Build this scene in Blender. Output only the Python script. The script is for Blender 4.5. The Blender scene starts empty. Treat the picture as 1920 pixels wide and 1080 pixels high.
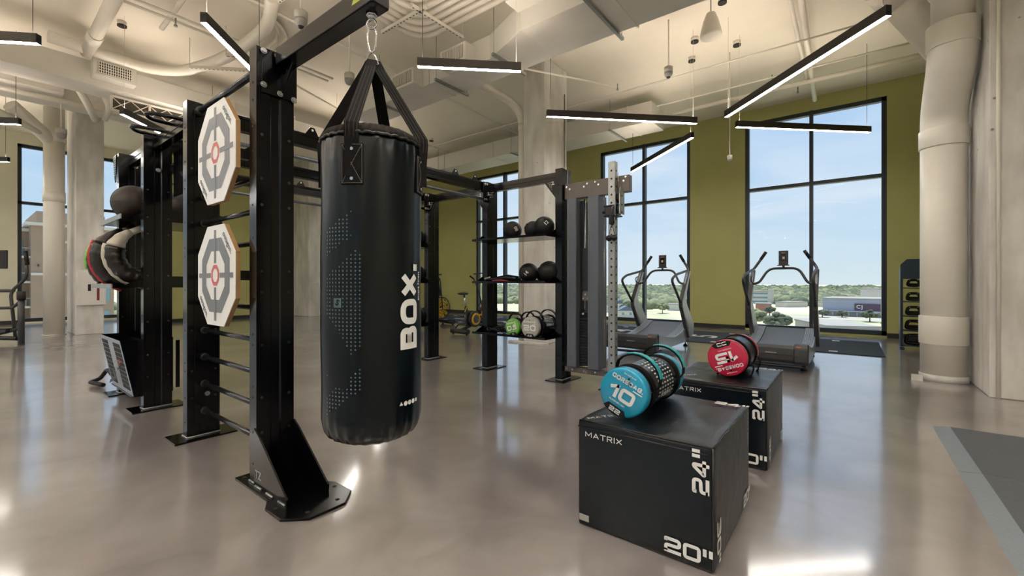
import bpy, bmesh, math, random
from mathutils import Vector, Matrix, Euler
random.seed(7)
PI = math.pi
def R(a): return math.radians(a)
SC = bpy.context.scene
COL = SC.collection

# ------------------------------------------------------------------ camera
YAW = math.atan(0.779)
cam = bpy.data.cameras.new('camera'); camo = bpy.data.objects.new('camera', cam); COL.objects.link(camo)
camo.location = (0, 0, 1.155); camo.rotation_euler = (PI/2, 0, YAW)
cam.sensor_width = 36; cam.lens = 815/1920*36; cam.shift_y = -10/1920
cam.clip_start = .02; cam.clip_end = 9000
SC.camera = camo
SC.view_settings.view_transform = 'Standard'; SC.view_settings.look = 'None'
SC.view_settings.gamma = 1; SC.view_settings.use_curve_mapping = False
SC.view_settings.exposure = 0.28
SKY_STRENGTH = 2.2
PEND_DOWN = 40.0
REAR_FILL_DOWN = 145.0  # downward fill from the unseen lamps added behind the camera
PEND_FILL_UP = 38.0  # strength of the upward glow added on top of the pendants
LEFT_FILL_UP = 62.0
REAR_FILL_UP = 310.0
WARM = (1.0, .85, .70)

# ------------------------------------------------------------------ sky
def lin(c): return tuple((v/255/12.92 if v/255 <= .04045 else ((v/255+.055)/1.055)**2.4) for v in c)
w = bpy.data.worlds.new('sky'); SC.world = w; w.use_nodes = True
nt = w.node_tree; nt.nodes.clear()
def N(t, **k):
    n = nt.nodes.new(t)
    for a, b in k.items(): setattr(n, a, b)
    return n
out = N('ShaderNodeOutputWorld'); bg = N('ShaderNodeBackground'); tc = N('ShaderNodeTexCoord')
sep = N('ShaderNodeSeparateXYZ'); rmp = N('ShaderNodeValToRGB')
nt.links.new(tc.outputs['Generated'], sep.inputs[0]); nt.links.new(sep.outputs[2], rmp.inputs[0])
e = rmp.color_ramp.elements
def skc(c): return (*[v/SKY_STRENGTH*.88 for v in lin(c)], 1)
e[0].position = 0.0; e[0].color = skc((216, 227, 234))
e[1].position = .9; e[1].color = skc((150, 190, 238))
for p, c in ((.05, (203, 222, 236)), (.11, (188, 214, 238)), (.25, (178, 207, 240)), (.45, (168, 200, 240))):
    q = e.new(p); q.color = skc(c)
mp = N('ShaderNodeMapping'); mp.inputs['Scale'].default_value = (1.2, 1.2, 5.5)
nz = N('ShaderNodeTexNoise'); nz.inputs['Scale'].default_value = 2.0; nz.inputs['Detail'].default_value = 5
nz.inputs['Roughness'].default_value = .5; nz.inputs['Distortion'].default_value = .6
cr = N('ShaderNodeValToRGB'); cr.color_ramp.elements[0].position = .33; cr.color_ramp.elements[1].position = .68
cr.color_ramp.elements[1].color = (.8, .8, .8, 1)
mx = N('ShaderNodeMixRGB'); mx.inputs[2].default_value = skc((228, 234, 246))
nt.links.new(tc.outputs['Generated'], mp.inputs[0]); nt.links.new(mp.outputs[0], nz.inputs[0])
nt.links.new(nz.outputs[0], cr.inputs[0]); nt.links.new(cr.outputs[0], mx.inputs[0])
nt.links.new(rmp.outputs[0], mx.inputs[1]); nt.links.new(mx.outputs[0], bg.inputs[0])
bg.inputs[1].default_value = SKY_STRENGTH
nt.links.new(bg.outputs[0], out.inputs[0])
sun = bpy.data.lights.new('sun', 'SUN'); sun.energy = 5.0; sun.angle = R(.6); sun.color = (1, .95, .87)
so = bpy.data.objects.new('sun', sun); COL.objects.link(so)
so.rotation_euler = Vector((.12, -.2, -1.0)).to_track_quat('-Z', 'Y').to_euler()

# ------------------------------------------------------------------ materials
MATS = {}
def mat(name, col, rough=.5, metal=0, var=.06, scale=12, bump=0, bscale=None, coat=0, emit=None, es=0, col2=None, stretch=None, rvar=0, spec=.5, detail=4):
    if name in MATS: return MATS[name]
    m = bpy.data.materials.new(name); m.use_nodes = True; MATS[name] = m
    t = m.node_tree; p = t.nodes['Principled BSDF']
    c = lin(col)
    tcn = t.nodes.new('ShaderNodeTexCoord'); src = tcn.outputs['Object']
    if stretch:
        mpn = t.nodes.new('ShaderNodeMapping'); mpn.inputs['Scale'].default_value = stretch
        t.links.new(src, mpn.inputs[0]); src = mpn.outputs[0]
    n = t.nodes.new('ShaderNodeTexNoise'); n.inputs['Scale'].default_value = scale; n.inputs['Detail'].default_value = detail
    t.links.new(src, n.inputs[0])
    r = t.nodes.new('ShaderNodeValToRGB'); el = r.color_ramp.elements
    el[0].position = .3; el[1].position = .72
    c2 = lin(col2) if col2 else tuple(min(1, v*(1+var)) for v in c)
    c1 = c if col2 else tuple(v*(1-var) for v in c)
    el[0].color = (*c1, 1); el[1].color = (*c2, 1)
    t.links.new(n.outputs[0], r.inputs[0]); t.links.new(r.outputs[0], p.inputs['Base Color'])
    p.inputs['Roughness'].default_value = rough; p.inputs['Metallic'].default_value = metal
    p.inputs['Specular IOR Level'].default_value = spec
    if rvar:
        mr = t.nodes.new('ShaderNodeMapRange'); mr.inputs[3].default_value = rough-rvar; mr.inputs[4].default_value = rough+rvar
        t.links.new(n.outputs[0], mr.inputs[0]); t.links.new(mr.outputs[0], p.inputs['Roughness'])
    if coat: p.inputs['Coat Weight'].default_value = coat; p.inputs['Coat Roughness'].default_value = .08
    if bump:
        b = t.nodes.new('ShaderNodeBump'); b.inputs['Strength'].default_value = bump; b.inputs['Distance'].default_value = .01
        n2 = t.nodes.new('ShaderNodeTexNoise'); n2.inputs['Scale'].default_value = bscale or scale*3; n2.inputs['Detail'].default_value = 4
        t.links.new(src, n2.inputs[0]); t.links.new(n2.outputs[0], b.inputs['Height']); t.links.new(b.outputs[0], p.inputs['Normal'])
    if emit:
        p.inputs['Emission Color'].default_value = (*emit, 1); p.inputs['Emission Strength'].default_value = es
    return m
def nodes(m): return m.node_tree.nodes, m.node_tree.links

BLACK = mat('black_powder_coat', (5, 5, 7), .17, .0, .1, 30, spec=.3)
BLACK2 = mat('black_matte_metal', (8, 8, 10), .45, 0, .1, 30)
CHROME = mat('zinc_plated_steel', (190, 190, 192), .25, 1, .05, 40)
STEEL = mat('galvanised_steel', (158, 160, 158), .38, .85, .12, 25, rvar=.06)
RUNG = mat('polished_dark_steel', (62, 64, 68), .2, .8, .1, 30)
DKHOLE = mat('punched_hole', (6, 6, 7), .8, 0)
RUBBER = mat('black_rubber', (15, 15, 17), .5, 0, .15, 60, bump=.1, bscale=200, spec=.3)
MATRUB = mat('grey_rubber_mat', (74, 78, 84), .72, 0, .12, 90, bump=.15, bscale=260)
MATEDGE = mat('grey_rubber_ramp', (112, 120, 128), .6, 0, .08, 90)
PAINTW = mat('white_paint', (226, 220, 208), .55, 0, .03, 3)
CEIL = mat('ceiling_paint', (234, 226, 212), .75, 0, .03, 1.2, bump=.06, bscale=6)
CREAM = mat('cream_wall_paint', (216, 212, 190), .6, 0, .03, 2)
GREEN = mat('olive_green_paint', (172, 171, 108), .55, 0, .05, 1.5, bump=.04, bscale=80)
FRAME = mat('dark_window_frame', (38, 46, 54), .4, .3, .08, 20)
BASEB = mat('black_baseboard', (26, 27, 28), .5, 0, .1, 20)
PVC = mat('white_pvc_pipe', (226, 220, 208), .38, 0, .02, 5)
DUCT = mat('duct_paint', (212, 208, 200), .5, 0, .03, 2.5, bump=.05, bscale=5)
SILV = mat('silver_plastic', (150, 156, 162), .35, .35, .05, 15)
GREYAL = mat('anodised_grey_profile', (92, 97, 106), .4, .5, .04, 20)
CHAR = mat('charcoal_plastic', (40, 40, 43), .42, 0, .1, 30)
WHITE = mat('white_print', (215, 215, 213), .5, 0, .03, 30)
GREYP = mat('grey_print', (120, 128, 134), .5, 0, .05, 60)
DOTP = mat('dot_print', (62, 80, 88), .45, 0, .05, 60)
YEL = mat('yellow_plastic', (222, 176, 34), .4, 0, .05, 20)
ORANGE = mat('orange_reflector', (214, 128, 84), .3, 0, .1, 50)
RED = mat('red_vinyl', (168, 18, 56), .32, 0, .12, 14, coat=.2)
BLUE = mat('blue_vinyl', (14, 132, 168), .32, 0, .08, 14, coat=.2)
GRIDM = mat('reflective_print', (158, 160, 160), .5, 0, .05, 60)
TEAL = mat('teal_webbing', (8, 128, 134), .45, 0, .08, 60)
GREENV = mat('green_vinyl', (94, 160, 50), .35, 0, .08, 14)
GREYV = mat('grey_vinyl', (150, 148, 142), .35, 0, .06, 14)
VINYL = mat('black_bag_vinyl', (3, 9, 14), .27, 0, .1, 6, bump=.10, bscale=9, spec=.24)
CAPV = mat('black_bag_collar', (20, 13, 9), .75, 0, .2, 20, bump=.4, bscale=40, spec=.15)
WEB = mat('black_webbing', (12, 10, 10), .85, 0, .15, 90, bump=.2, bscale=150, spec=.15)
STITCH = mat('white_stitching', (150, 146, 138), .7, 0, .05, 60)
WOOD = mat('plywood_edge', (138, 106, 66), .55, 0, .15, 30, stretch=(1, 1, 14))
BOARD = mat('white_target_board', (226, 224, 222), .35, 0, .02, 8)
TGREY = mat('target_grey_print', (100, 104, 110), .4, 0, .04, 20)
TRED = mat('target_red_print', (190, 86, 84), .4, 0, .05, 20)
LBROWN = mat('brown_leather', (34, 26, 22), .5, 0, .2, 30, bump=.2, bscale=60, spec=.35)
CRIMSON = mat('crimson_fabric', (150, 24, 40), .6, 0, .2, 40)
TURF = mat('dark_turf', (42, 50, 60), .9, 0, .2, 120, bump=.3, bscale=300)
CAB = mat('white_cabinet_enamel', (226, 222, 216), .4, 0, .02, 10)
MAROON = mat('maroon_strip', (116, 40, 34), .5, 0, .1, 20)
NAVY = mat('navy_powder_coat', (22, 40, 58), .4, .1, .08, 20)
LIMEW = mat('lime_warning_label', (168, 176, 50), .5, 0, .05, 40)
GLOWD = mat('lamp_diffuser', (255, 250, 240), .5, emit=(1, .95, .88), es=PEND_DOWN)
GLOWR = mat('added_rear_uplight_glow', (255, 250, 240), .5, emit=WARM, es=REAR_FILL_UP)  # upward fill of the added lamps behind the camera
GLOWE = mat('added_rear_lamp_glow', (255, 250, 240), .5, emit=(1, .95, .88), es=REAR_FILL_DOWN)  # downward fill of the added lamps behind the camera
GLOWL = mat('added_left_uplight_glow', (255, 250, 240), .5, emit=WARM, es=LEFT_FILL_UP)  # stronger added upward glow, brightens the left ceiling
GLOWU = mat('added_uplight_glow', (255, 250, 240), .5, emit=WARM, es=PEND_FILL_UP)  # added upward glow, brightens the ceiling
HOUS = mat('black_lamp_housing', (30, 26, 24), .45, 0, .1, 20)
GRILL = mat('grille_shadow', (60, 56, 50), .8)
SCREEN = mat('console_screen', (26, 24, 24), .15, 0, .1, 10)
SCRTXT = mat('console_graphics', (206, 178, 140), .4, 0, .1, 30)

def concrete(name, a, b, boards=True):
    m = mat(name, a, .62, 0, col2=b, scale=2.2, bump=.25, bscale=9, stretch=(1, 1, .6), detail=8)
    n, l = nodes(m); p = n['Principled BSDF']
    tcn = n.new('ShaderNodeTexCoord'); v = n.new('ShaderNodeTexVoronoi'); v.inputs['Scale'].default_value = 3.2
    v.feature = 'F1'; l.new(tcn.outputs['Object'], v.inputs[0])
    c = n.new('ShaderNodeValToRGB'); c.color_ramp.elements[0].position = .035; c.color_ramp.elements[1].position = .06
    c.color_ramp.elements[0].color = (.35, .34, .32, 1); l.new(v.outputs['Distance'], c.inputs[0])
    mpn = n.new('ShaderNodeMapping'); mpn.inputs['Scale'].default_value = (4, 4, .9)
    nn = n.new('ShaderNodeTexNoise'); nn.inputs['Scale'].default_value = 1.6; nn.inputs['Detail'].default_value = 6
    l.new(tcn.outputs['Object'], mpn.inputs[0]); l.new(mpn.outputs[0], nn.inputs[0])
    c2 = n.new('ShaderNodeValToRGB'); c2.color_ramp.elements[0].color = (.78, .77, .75, 1); c2.color_ramp.elements[0].position = .3
    c2.color_ramp.elements[1].position = .7
    l.new(nn.outputs[0], c2.inputs[0])
    old = p.inputs['Base Color'].links[0].from_socket
    m1 = n.new('ShaderNodeMixRGB'); m1.blend_type = 'MULTIPLY'; m1.inputs[0].default_value = 1
    m2 = n.new('ShaderNodeMixRGB'); m2.blend_type = 'MULTIPLY'; m2.inputs[0].default_value = 1
    l.new(old, m1.inputs[1]); l.new(c.outputs[0], m1.inputs[2]); l.new(m1.outputs[0], m2.inputs[1]); l.new(c2.outputs[0], m2.inputs[2])
    l.new(m2.outputs[0], p.inputs['Base Color'])
    return m
CONC = concrete('board_formed_concrete', (198, 194, 189), (238, 235, 230))
CONCL = concrete('pale_concrete', (186, 184, 178), (222, 220, 214))

FLOOR = bpy.data.materials.new('polished_concrete'); FLOOR.use_nodes = True
n, l = nodes(FLOOR); p = n['Principled BSDF']
tcn = n.new('ShaderNodeTexCoord')
def nzn(scale, det, st=(1, 1, 1), dist=0):
    mpn = n.new('ShaderNodeMapping'); mpn.inputs['Scale'].default_value = st; l.new(tcn.outputs['Object'], mpn.inputs[0])
    a = n.new('ShaderNodeTexNoise'); a.inputs['Scale'].default_value = scale; a.inputs['Detail'].default_value = det
    a.inputs['Distortion'].default_value = dist
    l.new(mpn.outputs[0], a.inputs[0]); return a
a = nzn(.7, 5, dist=.2); b = nzn(2.4, 8, dist=.8); c = nzn(60, 3)
r1 = n.new('ShaderNodeValToRGB'); r1.color_ramp.elements[0].position = .3; r1.color_ramp.elements[1].position = .7
r1.color_ramp.elements[0].color = (*lin((116, 108, 107)), 1); r1.color_ramp.elements[1].color = (*lin((158, 151, 149)), 1)
l.new(a.outputs[0], r1.inputs[0])
r2 = n.new('ShaderNodeValToRGB'); r2.color_ramp.elements[0].position = .3; r2.color_ramp.elements[1].position = .75
r2.color_ramp.elements[0].color = (.70, .69, .68, 1); r2.color_ramp.elements[1].color = (1.1, 1.1, 1.1, 1)
l.new(b.outputs[0], r2.inputs[0])
r3 = n.new('ShaderNodeValToRGB'); r3.color_ramp.elements[0].position = .70; r3.color_ramp.elements[1].position = .76
r3.color_ramp.elements[0].color = (1, 1, 1, 1); r3.color_ramp.elements[1].color = (1.35, 1.33, 1.3, 1); l.new(c.outputs[0], r3.inputs[0])
m1 = n.new('ShaderNodeMixRGB'); m1.blend_type = 'MULTIPLY'; m1.inputs[0].default_value = 1
m2 = n.new('ShaderNodeMixRGB'); m2.blend_type = 'MULTIPLY'; m2.inputs[0].default_value = 1
l.new(r1.outputs[0], m1.inputs[1]); l.new(r2.outputs[0], m1.inputs[2]); l.new(m1.outputs[0], m2.inputs[1]); l.new(r3.outputs[0], m2.inputs[2])
l.new(m2.outputs[0], p.inputs['Base Color'])
mr = n.new('ShaderNodeMapRange'); mr.inputs[3].default_value = .30; mr.inputs[4].default_value = .40
l.new(b.outputs[0], mr.inputs[0]); l.new(mr.outputs[0], p.inputs['Roughness'])
bp = n.new('ShaderNodeBump'); bp.inputs['Strength'].default_value = .03; bp.inputs['Distance'].default_value = .01
l.new(nzn(3.0, 3).outputs[0], bp.inputs['Height']); l.new(bp.outputs[0], p.inputs['Normal'])
p.inputs['Specular IOR Level'].default_value = .8; p.inputs['Coat Weight'].default_value = 1; p.inputs['Coat Roughness'].default_value = .11; p.inputs['Coat IOR'].default_value = 2.3

GLASS = bpy.data.materials.new('window_glass'); GLASS.use_nodes = True
n, l = nodes(GLASS); n.clear()
o_ = n.new('ShaderNodeOutputMaterial'); tr = n.new('ShaderNodeBsdfTransparent'); gl = n.new('ShaderNodeBsdfGlossy')
gl.inputs['Roughness'].default_value = .02; fr = n.new('ShaderNodeFresnel'); fr.inputs[0].default_value = 1.12
tr.inputs[0].default_value = (.95, .98, .98, 1)
ms = n.new('ShaderNodeMixShader'); l.new(fr.outputs[0], ms.inputs[0]); l.new(tr.outputs[0], ms.inputs[1]); l.new(gl.outputs[0], ms.inputs[2])
l.new(ms.outputs[0], o_.inputs[0])

# plyo box vinyl: fine diamond emboss
def vinyl_box(name, col):
    m = mat(name, col, .34, 0, .1, 8, spec=.3)
    n, l = nodes(m); p = n['Principled BSDF']
    tcn = n.new('ShaderNodeTexCoord'); ck = n.new('ShaderNodeTexVoronoi'); ck.inputs['Scale'].default_value = 110
    ck.inputs['Randomness'].default_value = .0
    nz = n.new('ShaderNodeTexNoise'); nz.inputs['Scale'].default_value = 4.5; nz.inputs['Detail'].default_value = 2
    l.new(tcn.outputs['Object'], ck.inputs[0]); l.new(tcn.outputs['Object'], nz.inputs[0])
    b1 = n.new('ShaderNodeBump'); b1.inputs['Strength'].default_value = .35; b1.inputs['Distance'].default_value = .002
    b2 = n.new('ShaderNodeBump'); b2.inputs['Strength'].default_value = .35; b2.inputs['Distance'].default_value = .03
    l.new(ck.outputs['Distance'], b1.inputs['Height']); l.new(nz.outputs[0], b2.inputs['Height'])
    l.new(b2.outputs[0], b1.inputs['Normal']); l.new(b1.outputs[0], p.inputs['Normal'])
    return m
BOXV = vinyl_box('plyo_box_vinyl', (5, 12, 18))

# ------------------------------------------------------------------ mesh builder
OFF = {}
class G:
    def __init__(s): s.V = []; s.F = []; s.M = []; s.S = []; s.m = 0; s.sm = False
    def add(s, V, F, smooth=None):
        b = len(s.V); s.V += [tuple(v) for v in V]
        for f in F:
            s.F.append(tuple(i+b for i in f)); s.M.append(s.m); s.S.append(s.sm if smooth is None else smooth)
        return s
    def box(s, c, d, rot=None, mi=None):
        if mi is not None: s.m = mi
        V = [Vector(((i & 1)-.5, ((i >> 1) & 1)-.5, ((i >> 2) & 1)-.5)) for i in range(8)]
        V = [Vector((v.x*d[0], v.y*d[1], v.z*d[2])) for v in V]
        if rot: E_ = Euler(rot).to_matrix(); V = [E_ @ v for v in V]
        V = [v+Vector(c) for v in V]
        return s.add(V, [(0, 2, 3, 1), (4, 5, 7, 6), (0, 1, 5, 4), (2, 6, 7, 3), (0, 4, 6, 2), (1, 3, 7, 5)], False)
    def bb(s, x0, x1, y0, y1, z0, z1, mi=None):
        return s.box(((x0+x1)/2, (y0+y1)/2, (z0+z1)/2), (abs(x1-x0), abs(y1-y0), abs(z1-z0)), mi=mi)
    def tube(s, pts, r, n=10, closed=False, caps=True, flat=1.0, mi=None):
        if mi is not None: s.m = mi
        P = [Vector(q) for q in pts]; k = len(P)
        rs = r if isinstance(r, (list, tuple)) else [r]*k
        T = []
        for i in range(k):
            if closed: t = P[(i+1) % k]-P[i-1]
            else: t = P[min(i+1, k-1)]-P[max(i-1, 0)]
            T.append(t.normalized() if t.length > 1e-9 else Vector((0, 0, 1)))
        up = Vector((0, 0, 1)) if abs(T[0].z) < .9 else Vector((1, 0, 0))
        a = (up-T[0]*up.dot(T[0])).normalized()
        V = []
        for i in range(k):
            a = a-T[i]*a.dot(T[i])
            a = a.normalized() if a.length > 1e-6 else T[i].orthogonal().normalized()
            b = T[i].cross(a)
            for j in range(n):
                th = 2*PI*j/n; V.append(P[i]+(a*math.cos(th)*flat+b*math.sin(th))*rs[i])
        F = []
        for i in range(k if closed else k-1):
            i2 = (i+1) % k
            for j in range(n):
                j2 = (j+1) % n; F.append((i*n+j, i*n+j2, i2*n+j2, i2*n+j))
        s.add(V, F, True)
        if caps and not closed:
            b0 = len(s.V)-len(V)
            s.F.append(tuple(b0+j for j in range(n))[::-1]); s.M.append(s.m); s.S.append(False)
            s.F.append(tuple(b0+(k-1)*n+j for j in range(n))); s.M.append(s.m); s.S.append(False)
        return s
    def cyl(s, a, b, r, n=16, r2=None, mi=None): return s.tube([a, b], [r, r if r2 is None else r2], n, mi=mi)
    def lathe(s, prof, c, axis='z', n=32, mi=None, fn=None, capped=True):
        if mi is not None: s.m = mi
        V = []; c = Vector(c)
        for (r, h) in prof:
            for j in range(n):
                th = 2*PI*j/n; rr = r if fn is None else fn(r, h, th)
                x, y = rr*math.cos(th), rr*math.sin(th)
                v = {'z': (x, y, h), 'y': (x, h, y), 'x': (h, x, y)}[axis]
                V.append(c+Vector(v))
        F = []
        for i in range(len(prof)-1):
            for j in range(n):
                j2 = (j+1) % n; f = (i*n+j, i*n+j2, (i+1)*n+j2, (i+1)*n+j); F.append(f if axis != 'y' else f[::-1])
        s.add(V, F, True)
        if capped:
            b0 = len(s.V)-len(V); k = len(prof)
            for ring in (0, k-1):
                if prof[ring][0] > 1e-4:
                    s.F.append(tuple(b0+ring*n+j for j in range(n))); s.M.append(s.m); s.S.append(False)
        return s
    def sph(s, c, r, n=20, sc=(1, 1, 1), mi=None, fn=None):
        if mi is not None: s.m = mi
        V = []; k = max(6, n//2); c = Vector(c)
        for i in range(k+1):
            ph = PI*i/k
            for j in range(n):
                th = 2*PI*j/n; d = Vector((math.sin(ph)*math.cos(th), math.sin(ph)*math.sin(th), math.cos(ph)))
                rr = r*(fn(d) if fn else 1); V.append(c+Vector((d.x*sc[0], d.y*sc[1], d.z*sc[2]))*rr)
        F = []
        for i in range(k):
            for j in range(n):
                j2 = (j+1) % n; F.append((i*n+j, (i+1)*n+j, (i+1)*n+j2, i*n+j2))
        return s.add(V, F, True)
    def prism(s, pts, axis, a, b, mi=None):
        """pts 2-D outline; axis the extrude axis: x -> (y,z), y -> (x,z), z -> (x,y)"""
        if mi is not None: s.m = mi
        mk = {'x': lambda p, h: (h, p[0], p[1]), 'y': lambda p, h: (p[0], h, p[1]), 'z': lambda p, h: (p[0], p[1], h)}[axis]
        k = len(pts); V = [mk(p, a) for p in pts]+[mk(p, b) for p in pts]
        F = [tuple(range(k))[::-1], tuple(range(k, 2*k))]+[(i, (i+1) % k, (i+1) % k+k, i+k) for i in range(k)]
        return s.add(V, F, False)
    def build(s, name, mats, parent=None, bevel=0, seg=2):
        off = OFF.get(parent.name, Vector((0, 0, 0))) if parent else Vector((0, 0, 0))
        me = bpy.data.meshes.new(name)
        me.from_pydata([(v[0]-off.x, v[1]-off.y, v[2]-off.z) for v in s.V], [], s.F)
        if not isinstance(mats, (list, tuple)): mats = [mats]
        for m in mats: me.materials.append(m)
        me.polygons.foreach_set('material_index', s.M); me.polygons.foreach_set('use_smooth', s.S)
        bm = bmesh.new(); bm.from_mesh(me); bmesh.ops.remove_doubles(bm, verts=bm.verts, dist=1e-5)
        bmesh.ops.recalc_face_normals(bm, faces=bm.faces); bm.to_mesh(me); bm.free(); me.update()
        o = bpy.data.objects.new(name, me); COL.objects.link(o)
        if parent: o.parent = parent; OFF[o.name] = off
        if bevel:
            md = o.modifiers.new('bevel', 'BEVEL'); md.width = bevel; md.segments = seg; md.limit_method = 'ANGLE'; md.angle_limit = R(40)
            md.harden_normals = False
        return o
def thing(name, label, cat, loc=(0, 0, 0), group=None):
    o = bpy.data.objects.new(name, None); COL.objects.link(o); o.location = loc; o.empty_display_size = .1
    o['label'] = label; o['category'] = cat
    if group: o['group'] = group
    OFF[o.name] = Vector(loc); return o
def tag(o, label, cat, group=None, kind=None):
    o['label'] = label; o['category'] = cat
    if group: o['group'] = group
    if kind: o['kind'] = kind
    return o
def struct(name, g, m, bevel=0):
    o = g.build(name, m, None, bevel); o['kind'] = 'structure'; return o
def dup(root, loc, label=None, group=None, rot=None):
    def cp(o, par):
        c = o.copy(); COL.objects.link(c)
        if par: c.parent = par
        for ch in [k for k in kids.get(o.name, [])]: cp(ch, c)
        return c
    kids = {}
    for o in list(COL.objects):
        if o.parent: kids.setdefault(o.parent.name, []).append(o)
    r = cp(root, None); r.location = loc
    if rot is not None: r.rotation_euler = rot
    if label: r['label'] = label
    if group: r['group'] = group
    return r
def fillet(pts, rad, k=5):
    P = [Vector(p) for p in pts]; out = [P[0]]
    for i in range(1, len(P)-1):
        a, b, c = P[i-1], P[i], P[i+1]; d1 = (a-b); d2 = (c-b)
        rr = min(rad, d1.length*.48, d2.length*.48)
        s, e = b+d1.normalized()*rr, b+d2.normalized()*rr
        for j in range(k+1):
            t = j/k; out.append(s*(1-t)**2+b*2*t*(1-t)+e*t*t)
    out.append(P[-1]); return out
def text(name, body, size, m, parent, M, sx=1.0, bold=.0, ext=.0006, align='CENTER', shear=0, wrap=None, space=1.0):
    cu = bpy.data.curves.new('lettering', 'FONT'); cu.body = body; cu.size = size; cu.extrude = ext; cu.offset = bold*size
    cu.align_x = align; cu.align_y = 'CENTER'; cu.shear = shear; cu.space_character = space; cu.resolution_u = 4
    o = bpy.data.objects.new('lettering_tmp', cu); COL.objects.link(o)
    dg = bpy.context.evaluated_depsgraph_get(); dg.update()
    me = bpy.data.meshes.new_from_object(o.evaluated_get(dg)); bpy.data.objects.remove(o); bpy.data.curves.remove(cu)
    me.transform(Matrix.Diagonal((sx, 1, 1, 1)))
    if wrap:
        bm = bmesh.new(); bm.from_mesh(me)
        for ax_ in (0, 1):
            lo = min(v.co[ax_] for v in bm.verts); hi = max(v.co[ax_] for v in bm.verts); x = lo+.012
            while x < hi:
                nrm = Vector((1, 0, 0)) if ax_ == 0 else Vector((0, 1, 0)); co = nrm*x
                bmesh.ops.bisect_plane(bm, geom=bm.verts[:]+bm.edges[:]+bm.faces[:], plane_co=co, plane_no=nrm); x += .012
        for v in bm.verts: v.co = wrap(v.co)
        bm.to_mesh(me); bm.free()
    else: me.transform(M)
    off = OFF.get(parent.name, Vector((0, 0, 0))) if parent else Vector((0, 0, 0))
    me.transform(Matrix.Translation(-off)); me.materials.clear(); me.materials.append(m)
    for pl in me.polygons: pl.material_index = 0
    ob = bpy.data.objects.new(name, me); COL.objects.link(ob)
    if parent: ob.parent = parent
    return ob
GLY = {
 '0': (1, [[(0, 0), (1, 0), (1, 1), (0, 1), 'c']]), '1': (.46, [[(0, .74), (.40, .98)], [(.46, 1), (.46, 0)]]), '2': (1, [[(0, .93), (0, 1), (1, 1), (1, .5), (0, .46), (0, .1)], [(0, 0), (1, 0)]]),
 '3': (1, [[(0, 1), (1, 1), (1, .5), (.25, .5)], [(.25, .5), (1, .5), (1, 0), (0, 0)]]), '4': (1.05, [[(.8, 0), (.8, 1), (.62, 1), (0, .3), (0, .24), (1.05, .24)]]),
 '5': (1, [[(1, 1), (0, 1)], [(0, 1), (0, .56)], [(0, .56), (1, .56), (1, 0), (0, 0)]]), '"': (.42, [[(0, 1), (0, .68)], [(.42, 1), (.42, .68)]]), '.': (.02, [[(0, 0), (.02, 0)]]),
 'O': (1, [[(0, 0), (1, 0), (1, 1), (0, 1), 'c']]), 'B': (.86, [[(0, 0), (0, 1)], [(0, 1), (.8, 1), (.8, .52), (0, .52)], [(0, .52), (.86, .52), (.86, 0), (0, 0)]]),
 'X': (.95, [[(0, 0), (.95, 1)], [(0, 1), (.95, 0)]]), 'C': (.95, [[(.95, .74), (.95, 1), (0, 1), (0, 0), (.95, 0), (.95, .26)]]), 'R': (.9, [[(0, 0), (0, 1)], [(0, 1), (.86, 1), (.86, .48), (0, .48)], [(.5, .44), (.84, 0)]]),
 'E': (.78, [[(0, 0), (0, 1)], [(0, 1), (.74, 1)], [(0, 0), (.74, 0)], [(0, .5), (.66, .5)]]), 'A': (1, [[(0, 0), (.5, 1), (1, 0)], [(.24, .3), (.76, .3)]]), 'G': (.98, [[(.95, .76), (.95, 1), (0, 1), (0, 0), (.98, 0), (.98, .46), (.55, .46)]]),
 'M': (1.15, [[(0, 0), (0, 1), (.575, .3), (1.15, 1), (1.15, 0)]]), 'T': (.9, [[(0, 1), (.9, 1)], [(.45, 1), (.45, 0)]]), 'I': (.0, [[(0, 0), (0, 1)]]), ' ': (.5, [])}
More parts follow.
